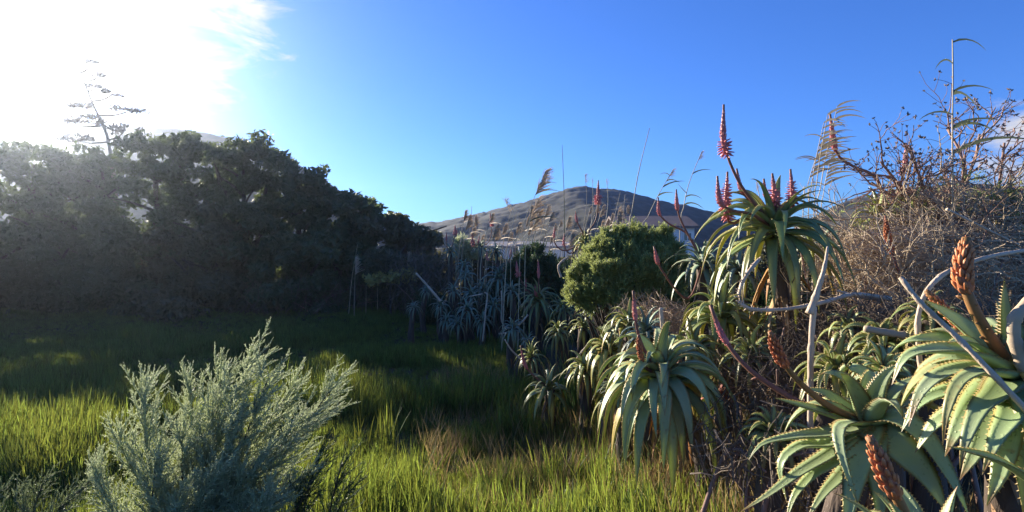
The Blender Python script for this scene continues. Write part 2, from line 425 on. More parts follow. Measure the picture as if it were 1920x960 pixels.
hill('hill', 'scrub covered hill with a long left slope behind the reeds',
     [(560, 470), (680, 440), (780, 416), (850, 407), (900, 397), (960, 380), (1000, 371), (1040, 358), (1070, 348), (1095, 345), (1125, 351), (1165, 351), (1200, 361), (1240, 373), (1300, 384), (1350, 396), (1400, 415), (1470, 440), (1540, 465)], 185, 80, 3, 1.7)
hill('hill', 'hill rising behind the dark trees under the sun',
     [(-500, 330), (-250, 290), (-60, 255), (60, 240), (150, 232), (260, 231), (330, 238), (400, 249), (450, 261), (520, 287), (580, 315), (640, 355), (700, 396), (760, 425), (850, 465)], 125, 58, 21, 1.0)
hill('hill', 'rocky grey hill behind the dry shrub at the edge of the picture',
     [(1440, 465), (1500, 420), (1550, 388), (1610, 364), (1680, 352), (1750, 345), (1830, 342), (1900, 346), (2000, 352), (2150, 372), (2400, 440)], 150, 60, 41, 1.8)
for px, py in ((905, 391), (880, 399), (1098, 349), (962, 377)):      # outcrops on the crest
    r2 = np.random.default_rng(px)
    c = P(px, py + 9, 184)
    b = MB()
    th, ph = np.meshgrid(np.linspace(0, np.pi, 7), np.linspace(0, 2 * np.pi, 11)[:-1], indexing='ij')
    rr = 0.7 + 0.5 * r2.random(th.shape)
    V = np.stack([np.sin(th) * np.cos(ph) * rr * 1.1, np.sin(th) * np.sin(ph) * rr, np.cos(th) * rr * 0.55], -1).reshape(-1, 3) - [0, 0, .25]
    i = np.arange(6)[:, None] * 10; j = np.arange(10)[None]; jj = (j + 1) % 10
    b.add(V, np.stack([i + j, i + 10 + j, i + 10 + jj, i + jj], -1).reshape(-1, 4))
    o = b.build('rock_outcrop', M['hill_rock'], smooth=False); o.location = c
    tag(o, {905: 'rock outcrop on the long slope of the hill, second from its low end', 880: 'lowest rock outcrop on the long slope of the hill', 1098: 'rock outcrop on the summit of the middle hill', 962: 'rock outcrop just below the steep part of the hill crest'}[px], 'rock', 'rock outcrops on the hill crest')

# ------------------------------------------------------------------ houses far off
def house(label, px0, px1, d, y_eave, y_ridge, depth=7.0, wins=(), roofmat='roof', y_base=500):
    a, c = P(px0, y_eave, d), P(px1, y_eave, d)
    z1 = a[2]; z0 = P(px0, y_base, d)[2] - 1.5; zr = P(px0, y_ridge, d)[2]
    root = thing('house', ((a[0] + c[0]) / 2, d * DK + depth / 2, z0), label, 'house', 'houses below the hills')
    hw = (c[0] - a[0]) / 2; hd = depth / 2; h = z1 - z0
    b = MB(); V, F = box(-hw, hw, -hd, hd, 0, h); b.add(V, F)
    b.build('wall', M['plaster'], root, False)
    e = 0.35; rr = zr - z0
    V = np.array([[-hw - e, -hd - e, h - .05], [hw + e, -hd - e, h - .05], [hw + e, 0, rr], [-hw - e, 0, rr], [-hw - e, hd + e, h - .05], [hw + e, hd + e, h - .05],
                  [-hw - e, -hd - e, h + .17], [hw + e, -hd - e, h + .17], [hw + e, 0, rr + .22], [-hw - e, 0, rr + .22], [-hw - e, hd + e, h + .17], [hw + e, hd + e, h + .17]])
    F = [np.array([[6, 7, 8, 9], [9, 8, 11, 10], [1, 0, 3, 2], [2, 3, 4, 5], [0, 1, 7, 6], [5, 4, 10, 11]]), np.array([[1, 2, 8], [1, 8, 7], [2, 5, 11], [2, 11, 8], [3, 0, 6], [3, 6, 9], [4, 3, 9], [4, 9, 10]])]
    b = MB(); b.add(V, F); b.build('roof', M[roofmat], root, False)
    for (x0, x1, y0, y1) in wins:
        q0, q1 = P(x0, y1, d), P(x1, y0, d)
        lx0, lx1 = q0[0] - root.location[0], q1[0] - root.location[0]
        lz0, lz1 = q0[2] - z0, q1[2] - z0
        b = MB()
        fw = 0.07
        for (u0, u1, w0, w1) in ((lx0, lx1, lz1 - fw, lz1), (lx0, lx1, lz0, lz0 + fw), (lx0, lx0 + fw, lz0 + fw, lz1 - fw), (lx1 - fw, lx1, lz0 + fw, lz1 - fw), ((lx0 + lx1) / 2 - fw / 2, (lx0 + lx1) / 2 + fw / 2, lz0 + fw, lz1 - fw)):
            V, F = box(u0, u1, -hd - 0.06, -hd - 0.004, w0, w1); b.add(V, F)
        w = b.build('window', M['plaster'], root, False)
        b = MB(); V, F = box(lx0 + .01, lx1 - .01, -hd - 0.03, -hd - 0.006, lz0 + .01, lz1 - .01); b.add(V, F)
        b.build('pane', M['glass'], w, False)
    return root
house('white house with brown eaves and one window beside the green bush', 1160, 1302, 72, 427, 405, 7, ((1281, 1297, 436, 452), (1248, 1262, 436, 452)), 'roof_brown')
house('small white walled house with grey roof behind the reeds', 972, 1014, 88, 461, 455, 6, ((980, 986, 464, 470),))
house('long low grey roofed house behind the middle reeds', 876, 962, 92, 464, 455, 9, ((900, 906, 467, 472), (930, 936, 467, 472)))
house('low grey roofed house between reeds and the spire aloe', 1018, 1072, 95, 464, 456, 8)
house('white house corner showing through the dry shrub at the picture edge', 1900, 1990, 55, 398, 370, 7, ((1925, 1945, 405, 425),))

# ------------------------------------------------------------------ trees in the back
def leaf_cloud(n, blobs, r, size, upbias=0.15):
    """leaf sized faces spread through blobs: (centre, radii)"""
    vol = np.array([b[1][0] * b[1][1] * b[1][2] for b in blobs]) ** 0.75
    idx = r.choice(len(blobs), n, p=vol / vol.sum())
    C = np.array([b[0] for b in blobs])[idx]; S = np.array([b[1] for b in blobs])[idx]
    d = norm(r.normal(size=(n, 3)))
    rad = r.random(n) ** 0.42
    pos = C + d * S * rad[:, None] * (1 + 0.12 * r.normal(size=n))[:, None]
    nrm = norm(d * 0.6 + r.normal(size=(n, 3)) * 0.8 + np.array([0, 0, upbias]))
    rot = frames(nrm, r.random(n) * 6.28)
    T = np.array([[0, -1.0, 0], [0.42, 0.0, 0.10], [0, 1.0, -0.08], [-0.42, 0.0, 0.10]]) * 0.5
    s = size * (0.6 + 0.8 * r.random(n))
    return stamp(T, np.array([[0, 1, 2, 3]]), rot, pos, s)
def tree(label, tops, d, base_px, seed, n=15000, size=0.17, m='tree_leaf', name='tree', group='dark trees at the back of the field', depth=1.6, low=-0.15):
    """tops: list of (px, py, half width in px): bumps of the crown's outline"""
    r = np.random.default_rng(seed)
    bx = (base_px - 960) / F0 * d
    root = thing(name, (bx, d * DK, float(ground_z(bx, d * DK))), label, 'tree', group)
    blobs = []; ends = []
    for (px, py, hw) in tops:
        w = hw / F0 * d; top = P(px, py, d)
        H = top[2] - low
        k = max(4, int(H / (w * 0.55)))
        for i in range(k):
            f = i / (k - 1)
            z = low + 0.3 + (H - 0.35 - w * 0.45) * f
            for q in range(4):
                c = np.array([top[0] + r.normal() * w * (0.62 - 0.34 * f), d * DK + r.normal() * depth * (0.55 - 0.25 * f), z + r.normal() * 0.16])
                s = w * (0.62 - 0.12 * f) * (0.6 + 0.5 * r.random())
                blobs.append((c, (s, s * 1.05, s * 0.62)))
        for q in range(9):     # uneven outline: small tufts along the top
            a = r.uniform(-1, 1)
            c = np.array([top[0] + a * w * 1.02, d * DK + r.normal() * depth * 0.4, top[2] - 0.10 - 0.55 * abs(a) ** 1.7 * w + r.normal() * 0.09])
            s = 0.16 + 0.16 * r.random()
            blobs.append((c, (s * 1.1, s, s * 0.8)))
        ends.append(np.array([top[0], d * DK, top[2] - 0.5]))
    V, F = leaf_cloud(int(n * 1.5), blobs, r, size)
    b = MB(); b.add(local(V, root), F)
    tag(b.build('crown', M[m], root, False), kind='stuff')
    b0 = np.array(root.location)
    b = MB()
    for i, e in enumerate(ends):
        mid = (b0 + e) / 2 + np.array([r.normal() * 0.15, r.normal() * 0.15, -0.2])
        V, F = tube(local(spline([b0 + [r.normal() * .08, 0, -0.1], mid, e], 8), root), np.linspace(0.13, 0.03, 8), 7); b.add(V, F)
        for q in range(6):
            f = 0.35 + 0.1 * q; s0 = b0 + (e - b0) * f
            e2 = s0 + np.array([r.normal() * 0.6, r.normal() * 0.5, 0.35 + 0.3 * r.random()])
            V, F = tube(local(spline([s0, (s0 + e2) / 2 + [0, 0, .06], e2], 5), root), np.linspace(0.05, 0.015, 5), 5); b.add(V, F)
    b.build('trunk', M['bark'], root)
    return root
tree('dark tree at the very edge under the sun glare', [(-135, 150, 90), (-20, 262, 66)], 21.5, -40, 1, 11000)
tree('rounded dark tree beside the gap left of the agave pole', [(62, 274, 62), (110, 300, 30)], 21.0, 60, 2, 9000)
tree('dark tree directly beneath the leaning agave flower pole', [(190, 282, 62), (150, 300, 40)], 21.6, 190, 3, 11000)
tree('dark tree with two upright tufts right of the agave pole', [(285, 268, 50), (350, 258, 46)], 21.0, 315, 4, 12000)
tree('tallest middle dark tree with ragged leafy top', [(405, 280, 45), (455, 264, 52), (505, 278, 46)], 21.4, 455, 5, 14000)
tree('dark tree on the falling shoulder of the tree mass', [(560, 312, 50), (605, 345, 44)], 20.8, 575, 6, 12000)
tree('low dark tree with a ragged top near the hill', [(652, 362, 40), (690, 388, 38)], 20.5, 665, 7, 9000)
tree('lowest dark bushy tree before the hill foot', [(738, 412, 44), (785, 432, 40)], 20.2, 760, 8, 9000, m='tree_leaf_b')
tree('olive brown bushy tree in front of the shaded tree mass', [(420, 400, 70), (330, 420, 70)], 19.6, 380, 9, 11000, m='tree_leaf_b')
tree('dark bush at the field edge below the low trees', [(560, 440, 60), (640, 455, 55)], 19.4, 600, 10, 9000)
tree('dark bush at the field edge below the agave pole', [(210, 430, 80), (100, 430, 80)], 19.6, 150, 12, 10000)
tree('dark bush at the far edge of the shaded field', [(0, 430, 80), (-90, 430, 70)], 19.6, -40, 13, 8000)
tree('tree standing beyond the picture edge beside the sunlit gap', [(-240, 85, 110), (-380, 80, 110)], 21.5, -310, 24, 14000, size=.24)
tree('outer tree beyond the picture edge', [(-420, 170, 110), (-560, 170, 110), (-300, 190, 90), (-205, 215, 55)], 15.0, -440, 25, 12000, size=.22)
tree('dim bush behind the small shaded aloes', [(735, 475, 42), (795, 480, 40)], 18.2, 770, 14, 8000, m='tree_leaf_b', size=0.11)
tree('distant grey green bush below the hill in the middle', [(850, 470, 45), (915, 476, 42)], 24, 880, 15, 7000, m='tree_leaf_b')
tree('distant bush under the white walled house', [(985, 482, 40), (1060, 486, 42)], 26, 1020, 16, 7000, m='tree_leaf_b')
tree('distant bush in front of the house with brown eaves', [(1180, 478, 60), (1330, 482, 60)], 26, 1250, 17, 9000, m='tree_leaf')
tree('distant bush row seen behind the tall aloe', [(1430, 470, 55), (1530, 440, 50)], 24, 1480, 18, 8000, m='tree_leaf_b')
tree('distant pale bush behind the dry shrub', [(1660, 430, 70), (1820, 420, 70), (1950, 420, 60)], 22, 1800, 19, 10000, m='tree_leaf_b')

# agave flower pole
def agave():
    d = 23.5
    base = P(232, 560, d); base[2] = float(ground_z(base[0], d * DK))
    root = thing('agave_flower_pole', base, 'tall leaning agave flower pole with tiered flower platters above the trees', 'agave')
    path = [base, P(218, 380, d), P(204, 268, d), P(190, 230, d), P(172, 190, d), P(158, 155, d), P(148, 132, d)]
    b = MB(); V, F = tube(local(spline(path, 24), root), np.concatenate([np.linspace(0.10, 0.055, 14), np.linspace(0.05, 0.015, 10)]), 8); b.add(V, F)
    b.build('pole', M['agave'], root)
    r = np.random.default_rng(5)
    tiers = [((203, 266), (146, 264), 27, 13), ((205, 262), (232, 248), 30, 14), ((188, 236), (140, 232), 27, 10), ((186, 234), (178, 230), 28, 10),
             ((180, 218), (146, 203), 24, 8), ((182, 216), (238, 210), 28, 11), ((172, 190), (210, 178), 16, 5), ((162, 168), (176, 166), 12, 3), ((156, 150), (184, 145), 11, 4), ((150, 137), (172, 120), 9, 3)]
    for i, (s, e, w, h) in enumerate(tiers):
        dd = r.uniform(-0.5, 0.5)
        a, c = P(*s, d), P(*e, d + dd)
        mid = a + (c - a) * 0.55 + np.array([0, 0, -0.06])
        b = MB(); V, F = tube(local(spline([a, mid, c], 7), root), np.linspace(0.034, 0.018, 7), 6); b.add(V, F)
        br = b.build('branch', M['agave'], root)
        W, H = w / F0 * d, h / F0 * d
        n = 26 + int(w * 3.2)
        nc = 7; ca = r.random(nc) * 6.28; cr = np.sqrt(r.random(nc)); ch = r.random(nc)      # ragged sub-clusters
        ci = r.integers(0, nc, n)
        pos = c + np.stack([np.cos(ca[ci]) * cr[ci] * W * .85, np.sin(ca[ci]) * cr[ci] * W * .7, (ch[ci] - .3) * H * 0.9 + .1 * H], -1) + r.normal(size=(n, 3)) * [W * .17, W * .17, H * .16]
        ang = ca[ci] + r.normal(size=n) * .6
        dirs = norm(np.stack([np.cos(ang) * .6 + r.normal(size=n) * .35, np.sin(ang) * .6, 0.35 + 0.5 * r.random(n)], -1))
        T = np.array([[0, 0, 0], [.18, 0, .45], [-.09, .155, .45], [-.09, -.155, .45], [0, 0, 1.0]])
        TF = np.array([[0, 2, 1], [0, 3, 2], [0, 1, 3], [1, 2, 4], [2, 3, 4], [3, 1, 4]])
        V, F = stamp(T, TF, frames(dirs, ang), pos, 0.10 + 0.08 * r.random(n)); bb = MB(); bb.add(local(V, root), F)
        tag(bb.build('flower_platter', M['agave'], br, False), kind='stuff')
agave()

# ------------------------------------------------------------------ aloes
def leaf_geo(pts, side0, W, chan=0.16, thick=0.20, nt=5, nb=2, teeth=0, tooth=0.010, r=None, age=0.0):
    p = np.asarray(pts, float); n = len(p)
    t = norm(np.gradient(p, axis=0)); s = np.linspace(0, 1, n)
    side = side0 - t * (t @ side0)[:, None] if np.ndim(side0) == 1 else side0 - t * np.sum(t * side0, 1)[:, None]
    side = norm(side); nr = np.cross(t, side)
    w = W * np.minimum(1, 0.75 + 2.0 * s) * np.clip(1 - s ** 1.55, 0.008, 1) ** 0.95
    kt = np.linspace(-1, 1, nt); kb = np.linspace(1, -1, nb + 2)[1:-1]
    k = np.concatenate([kt, kb])
    off_n = np.concatenate([chan * kt ** 2, chan * kb ** 2 * 0.6 - thick * np.sqrt(1 - kb ** 2)])
    V = p[:, None] + w[:, None, None] * (0.5 * k[None, :, None] * side[:, None] + off_n[None, :, None] * nr[:, None])
    m = len(k)
    rim = np.zeros((n, m)); rim[:, 0] = 1; rim[:, nt - 1] = 1
    i = np.arange(n - 1)[:, None] * m; j = np.arange(m)[None]; jj = (j + 1) % m
    F = [np.stack([i + j, i + jj, i + m + jj, i + m + j], -1).reshape(-1, 4)]
    V = V.reshape(-1, 3); rim = rim.ravel(); al = np.repeat(s, m)
    if teeth:
        tv, tf, tr, ta = [], [], [], []
        base = len(V)
        for sg, e in ((-1, 0), (1, nt - 1)):
            edge = V.reshape(n, m, 3)[:, e] if False else (p + w[:, None] * (0.5 * sg * side + chan * nr))
            for q in range(teeth):
                u = 0.06 + 0.86 * (q + 0.5 + (r.random() - .5) * .3) / teeth
                x = u * (n - 1); a = int(x); f = x - a
                e0 = edge[a] * (1 - f) + edge[min(a + 1, n - 1)] * f
                h = tooth * (1.05 - 0.6 * u)
                tv += [e0 - t[a] * h * .55 - side[a] * sg * h * .2, e0 + t[a] * h * .55 - side[a] * sg * h * .2, e0 - nr[a] * h * .5 - side[a] * sg * h * .2, e0 + side[a] * sg * h + t[a] * h * .55]
                tf += [[base, base + 1, base + 3], [base + 1, base + 2, base + 3], [base + 2, base, base + 3]]
                tr += [.9, .9, .9, 1]; ta += [u] * 4
                base += 4
        V = np.vstack([V, tv]); F.append(np.array(tf)); rim = np.concatenate([rim, tr]); al = np.concatenate([al, ta])
    return V, F, rim, (age * 0.55 + al * (0.25 + 0.45 * age), al)
def droop(d0, L, n, g, r, curl=0.0, g0=0.0):
    """path of a leaf that leaves along d0 and bends down under its weight"""
    d = norm(d0); ds = L / (n - 1); p = np.zeros((n, 3))
    lat = norm(np.cross(d, [0, 0, 1.0]) + 1e-6) * r.normal() * 0.10
    for k in range(1, n):
        s = k / (n - 1)
        hor = norm(np.array([d[0], d[1], 0.001]))
        pull = np.array([0, 0, -1.0]) * g * (g0 + (1 - g0) * min(1, s * 1.6)) / (n - 1) + lat * 2.0 / (n - 1)
        if curl and s > 0.6: pull = pull - hor * curl / (n - 1) * (s - 0.6) * 3
        d = norm(d + pull); p[k] = p[k - 1] + d * ds
    return p
FLORET = np.array([[0, 0, 0], [.16, 0, .35], [0, .16, .35], [-.16, 0, .35], [0, -.16, .35], [.10, 0, .8], [0, .10, .8], [-.10, 0, .8], [0, -.10, .8], [0, 0, 1.0]])
FLORET_F = [np.array([[0, 2, 1], [0, 3, 2], [0, 4, 3], [0, 1, 4], [5, 6, 9], [6, 7, 9], [7, 8, 9], [8, 5, 9]]), np.array([[1, 2, 6, 5], [2, 3, 7, 6], [3, 4, 8, 7], [4, 1, 5, 8]])]
def flower(parent, root, path, spike, rad, r, mat_s='stalk', mat_f='flower', opened=0.4, dense=1.0, stalk_r=0.010, bracts=0):
    """a flower stalk along path (3D points); its last length 'spike' carries the florets"""
    q = spline(path, 40); cum = np.concatenate([[0], np.cumsum(np.linalg.norm(np.diff(q, axis=0), axis=1))])
    tot = cum[-1]; spike = min(spike, tot * 0.9)
    def at(s): return np.stack([np.interp(s, cum, q[:, i]) for i in range(3)], -1)
    sp = at(np.linspace(0, tot, 18))
    V, F = tube(local(sp, root), np.linspace(stalk_r, stalk_r * 0.6, 18), 7)
    b = MB(); b.add(V, F)
    if bracts:
        for k in range(bracts):
            s = tot * (0.15 + 0.5 * k / bracts) if tot > spike else 0
            c, c2 = at(s), at(s + 0.02); a = r.random() * 6.28
            dd = norm(np.cross(norm(c2 - c), [math.cos(a), math.sin(a), .3])) + norm(c2 - c) * 0.8
            V, F = stamp(FLORET * [1.4, .6, 1], FLORET_F, frames(dd[None], np.array([a])), c[None], np.array([0.02 + 0.012 * r.random()])); b.add(local(V, root), F)
    st = b.build('flower_stalk', M[mat_s], parent)
    n = int(spike / 0.0023 * dense)
    f = (np.arange(n) + 0.5) / n                      # 0 at the foot of the spike, 1 at its tip
    s = tot - spike + f * spike
    c = at(s); t = norm(at(np.minimum(s + 0.01, tot)) - at(np.minimum(s + 0.01, tot) - 0.012))
    ga = np.arange(n) * 2.39996
    fr = frames(t, np.zeros(n))
    rd = fr[:, :, 0] * np.cos(ga)[:, None] + fr[:, :, 1] * np.sin(ga)[:, None]
    prof = np.where(f < 0.12, 0.75 + 2 * f, 1.0) * np.clip(1.0 - np.maximum(f - 0.25, 0) / 0.78, 0.06, 1) ** 0.62
    if mat_f == 'flower_orange': prof = np.minimum(1, 0.7 + 2.4 * f) * np.clip(1.0 - np.maximum(f - 0.5, 0) / 0.53, 0.08, 1) ** 0.55
    tilt = np.where(f < opened, -0.45 + 1.0 * f / max(opened, .01), 1.9 + 0.9 * f)    # below: hanging open flowers; above: closed buds
    dirs = norm(rd + t * tilt[:, None] + np.array([0, 0, -0.25]) * (f < opened)[:, None])
    ln = rad * np.where(f < opened, 1.3 + .25 * r.normal(size=n).clip(-1, 1), 1.12) * prof * (0.9 + 0.2 * r.random(n))
    pos = c + rd * (rad * 0.30 * prof)[:, None]
    V, F = stamp(FLORET * ([1.25, 1.25, 1] if mat_f == 'flower_orange' else [.85, .85, 1]), FLORET_F, frames(dirs, ga), pos, ln)
    tint = np.repeat(np.clip((f - 0.35) * 1.2, 0, 0.85), len(FLORET))
    if mat_f == 'flower_orange':
        tint = np.tile(np.array([.9, .5, .5, .5, .5, 0, 0, 0, 0, 0]), n)
    b = MB(); b.add(local(V, root), F, tint=tint)
    cl = at(np.linspace(tot - spike, tot, 12)); ff = np.linspace(0, 1, 12)
    V, F = tube(local(cl, root), rad * 0.62 * np.clip(1 - np.maximum(ff - .2, 0) / .82, 0.05, 1) ** 0.62 * np.minimum(1, .3 + 5 * ff), 8)
    b.add(V, F, tint=0.6)
    b.build('flower_spike', M[mat_f], st)
    return st
ALOES = {}
def aloe(label, px, py, d, Lpx, n=32, tilt=(0, 0), m='aloe_mid', base=None, seed=0, W=None, grav=(2.4, 1.1), el=(-5, 78), hero=None, near=False, dead=10, dead_m='dead',
         group='flowering aloes along the bank', trunk_r=0.045, skip=None, deadlen=0.55, name='aloe', curl=0.0):
    """rosette at pixel px,py, distance d, leaves Lpx pixels long; stands on a trunk rooted at base (pixel x, distance)"""
    r = np.random.default_rng(1000 + seed)
    C = P(px, py, d); L = Lpx / F0 * d
    W = (W / F0 * d) if W else L * 0.105
    bpx, bd = base if base else (px + r.uniform(-12, 12), d + 0.1)
    bx = (bpx - 960) / F0 * bd
    root = thing(name, (bx, bd * DK, float(ground_z(bx, bd * DK))), label, 'aloe', group)
    ax = norm(np.array([tilt[0], tilt[1], 1.0]))
    A = frames(ax[None], np.array([0.0]))[0]
    ns, nt, nb, teeth = (15, 5, 3, 20) if near else ((10, 3, 1, 11) if d < 7 else (8, 3, 1, 0))
    th = 0.007 if near else 0.006
    st = L * 0.16
    for i in range(n):
        u = i / (n - 1)
        a = i * 2.39996 + r.normal() * 0.12
        e = R(el[0] + (el[1] - el[0]) * u ** 0.9 + r.normal() * 5)
        d0 = A @ np.array([math.cos(a) * math.cos(e), math.sin(a) * math.cos(e), math.sin(e)])
        side = A @ np.array([-math.sin(a), math.cos(a), 0])
        side = norm(side + 0.16 * r.normal() * ax)
        ll = L * (1.0 - 0.45 * u ** 1.6) * (0.86 + 0.22 * r.random())
        g = 1.9 * (grav[0] + (grav[1] - grav[0]) * u) * (0.7 + 0.6 * r.random())
        p = droop(d0, ll, ns, g, r, curl=curl * r.random() * 2)
        if skip is not None and skip(d0, u): continue
        o0 = C + ax * (st * (u - 0.6)) + norm(d0 - ax * (d0 @ ax)) * W * 0.22
        V, F, rim, age = leaf_geo(p + o0, side, W * (1.0 - 0.25 * u) * (0.85 + .25 * r.random()), 0.10 + 0.12 * r.random(), 0.2, nt, nb, teeth, th, r, age=float(np.clip((1 - u) * (0.35 + .75 * r.random()), 0, 1)))
        b = MB(); b.add(local(V, root), F, rim=rim, age=age[0], tip=age[1])
        b.build('leaf', M[m], root)
    if hero:
        for pts, wpx, ag in hero:
            wpx = wpx * 1.15
            q = np.array([P(x, y, d + dd) for x, y, dd in [(px, py, 0)] + list(pts)])
            p = spline(q, 18)
            ch = p[9] - p[0]
            side = norm(np.cross([-0.4, -0.25, 1.0], ch + 1e-6))
            V, F, rim, age = leaf_geo(p, side, wpx / F0 * d, 0.13, 0.17, 5, 3, 26, 0.008, r, age=ag)
            b = MB(); b.add(local(V, root), F, rim=rim, age=age[0], tip=age[1])
            b.build('leaf', M[m], root)
    # trunk
    b0 = np.array(root.location) - [0, 0, 0.1]
    top = C - ax * st * 0.2
    mid = (b0 + top) / 2 + np.array([r.normal() * 0.04, r.normal() * 0.04, 0])
    tp = spline([b0, mid, top], 10)
    V, F = tube(local(tp, root), np.linspace(trunk_r * 1.25, trunk_r, 10) * (1 + .1 * r.normal(size=10)), 9)
    b = MB(); b.add(V, F); b.build('trunk', M['trunk'], root)
    for k in range(dead):    # withered leaves hanging round the trunk
        a = r.random() * 6.28; f = 1 - 0.45 * r.random() ** 1.3
        x0 = tp[int(f * 9)]
        d0 = norm(np.array([math.cos(a), math.sin(a), -0.5 - r.random()]))
        p = droop(d0, L * deadlen * (0.6 + .6 * r.random()), 6, 2.2, r) + x0
        V, F, rim, age = leaf_geo(p, norm(np.array([-math.sin(a), math.cos(a), 0.3 * r.normal()])), W * (0.35 + .3 * r.random()), 0.25, 0.12, 3, 1, 0, 0, r)
        b = MB(); b.add(local(V, root), F); b.build('dead_leaf', M[dead_m if r.random() < 0.6 else 'dead'], root)
    ALOES[label] = root
    return root, C, r
def stalks(al, items, d, **kw):
    root, C, r = al
    for pts, spike_px, rad_px, o in items:
        path = [C] + [P(x, y, d + dd) for x, y, dd in pts]
        k = dict(kw); k.update(o)
        flower(root, root, path, spike_px / F0 * d, rad_px / F0 * d, r, **k)

# --- the near aloes
back = lambda lim: (lambda d0, u: d0[1] < lim and u < 0.8)
A = aloe('big pale green aloe spreading its toothed leaves low beside the brown bud', 1628, 792, 2.3, 210, 15, (-0.1, -0.25), 'aloe', (1440, 2.55), 1, W=52, near=True, dead=22, trunk_r=0.045, skip=back(-0.05), el=(5, 75),
  hero=[([(1560, 812, -.06), (1490, 818, -.12), (1430, 832, -.16), (1404, 862, -.17)], 40, .2),
        ([(1560, 830, -.08), (1500, 836, -.14), (1464, 872, -.18), (1476, 945, -.2)], 38, .3),
        ([(1570, 842, -.1), (1500, 885, -.2), (1440, 928, -.26), (1385, 962, -.3)], 36, .35),
        ([(1585, 850, -.12), (1525, 890, -.2), (1490, 930, -.25), (1472, 985, -.28)], 38, .4),
        ([(1595, 870, -.14), (1545, 925, -.24), (1512, 975, -.28)], 42, .3),
        ([(1615, 850, -.16), (1598, 925, -.26), (1585, 1010, -.3)], 58, .2),
        ([(1640, 870, -.2), (1650, 930, -.26), (1648, 1000, -.3)], 52, .25),
        ([(1580, 796, -.2), (1574, 830, -.28), (1590, 890, -.34), (1612, 955, -.38)], 30, .3),
        ([(1680, 782, -.1), (1735, 822, -.2), (1785, 900, -.28), (1818, 970, -.3)], 46, .15),
        ([(1675, 830, -.16), (1735, 890, -.24), (1775, 960, -.28)], 70, .2),
        ([(1660, 760, .02), (1690, 722, .06), (1735, 700, .1)], 34, .1),
        ([(1610, 750, .0), (1590, 715, -.02), (1576, 700, -.06)], 46, .05),
        ([(1580, 782, .0), (1520, 765, -.02), (1452, 746, -.05)], 40, .1),
        ([(1590, 770, .06), (1550, 738, .12), (1508, 728, .16)], 36, .1),
        ([(1640, 740, .08), (1625, 700, .14), (1585, 688, .2), (1572, 720, .24)], 36, .15)])
stalks(A, [([(1560, 765, .0), (1500, 718, .02), (1462, 668, .02), (1444, 622, .0)], 84, 15, dict(mat_s='stalk_orange', mat_f='flower_orange', opened=0.0, stalk_r=0.012, bracts=5)),
           ([(1540, 772, .1), (1470, 738, .2), (1400, 688, .3), (1355, 630, .38), (1332, 572, .42)], 100, 11, dict(mat_s='stalk', mat_f='flower', opened=0.0, stalk_r=0.011, bracts=8))], 2.3)
B = aloe('largest aloe with broad overlapping leaves at the edge below the tall orange bud', 1905, 705, 1.95, 250, 16, (-0.25, -0.15), 'aloe', (2000, 2.1), 2, W=80, near=True, dead=10, trunk_r=0.045, skip=back(-0.1), el=(0, 70),
  hero=[([(1830, 662, -.05), (1750, 655, -.08), (1698, 670, -.1), (1672, 722, -.1)], 62, .1),
        ([(1840, 690, -.1), (1770, 700, -.16), (1725, 738, -.2), (1704, 800, -.22)], 60, .15),
        ([(1850, 695, -.18), (1800, 715, -.26), (1776, 770, -.3), (1768, 835, -.3)], 44, .5),
        ([(1850, 740, -.14), (1805, 790, -.22), (1772, 856, -.26)], 76, .1),
        ([(1870, 760, -.16), (1840, 830, -.24), (1800, 900, -.28)], 78, .2),
        ([(1890, 780, -.2), (1880, 870, -.28), (1850, 950, -.3)], 74, .2),
        ([(1915, 790, -.2), (1925, 880, -.28), (1920, 970, -.3)], 74, .2),
        ([(1840, 640, .05), (1785, 595, .06), (1732, 562, .06)], 58, .05),
        ([(1860, 630, .1), (1780, 632, .12), (1700, 640, .14), (1660, 672, .16)], 46, .15),
        ([(1895, 640, .02), (1886, 575, .02), (1883, 520, .02)], 30, .2),
        ([(1850, 725, -.02), (1770, 735, -.04), (1720, 760, -.04), (1690, 810, -.04)], 56, .2),
        ([(1850, 745, .02), (1760, 790, .04), (1715, 850, .06)], 60, .3),
        ([(1870, 740, -.22), (1835, 770, -.3), (1810, 830, -.34), (1800, 880, -.34)], 60, .2),
        ([(1900, 770, -.26), (1870, 820, -.34), (1842, 890, -.38)], 66, .1),
        ([(1930, 760, -.26), (1950, 830, -.34), (1945, 930, -.38)], 70, .2),
        ([(1940, 650, -.05), (1960, 600, -.08), (1990, 590, -.1)], 60, .1),
        ([(1860, 690, .06), (1790, 668, .1), (1730, 690, .14), (1700, 740, .16)], 50, .2)])
stalks(B, [([(1862, 640, -.02), (1828, 582, -.03), (1806, 520, -.02), (1812, 446, .0)], 112, 23, dict(mat_s='stalk_orange', mat_f='flower_orange', opened=0.0, stalk_r=0.017, bracts=9)),
           ([(1850, 668, .06), (1795, 606, .1), (1736, 545, .14)], 100, 15, dict(mat_s='stalk_orange', mat_f='flower_orange', opened=0.0, stalk_r=0.012, bracts=6))], 1.95)
N1 = aloe('aloe at the bottom edge showing only leaf tops and a brown bud', 1740, 1075, 1.45, 230, 14, (0.0, 0.1), 'aloe', (1760, 1.5), 3, W=70, near=True, dead=9, el=(25, 80), grav=(1.2, .6))
stalks(N1, [([(1715, 1010, .0), (1690, 950, .0), (1660, 890, .0), (1630, 818, .02)], 128, 24, dict(mat_s='stalk_orange', mat_f='flower_orange', opened=0.0, stalk_r=0.013))], 1.45)
N2 = aloe('aloe mostly beyond the edge with one dew covered leaf reaching in', 2040, 900, 1.5, 230, 12, (-0.1, 0.1), 'aloe', (2060, 1.6), 4, W=60, near=True, dead=0, skip=lambda d0, u: d0[0] < 0.1,
  hero=[([(1950, 905, 0), (1870, 862, -.02), (1774, 836, -.02)], 58, .6)])
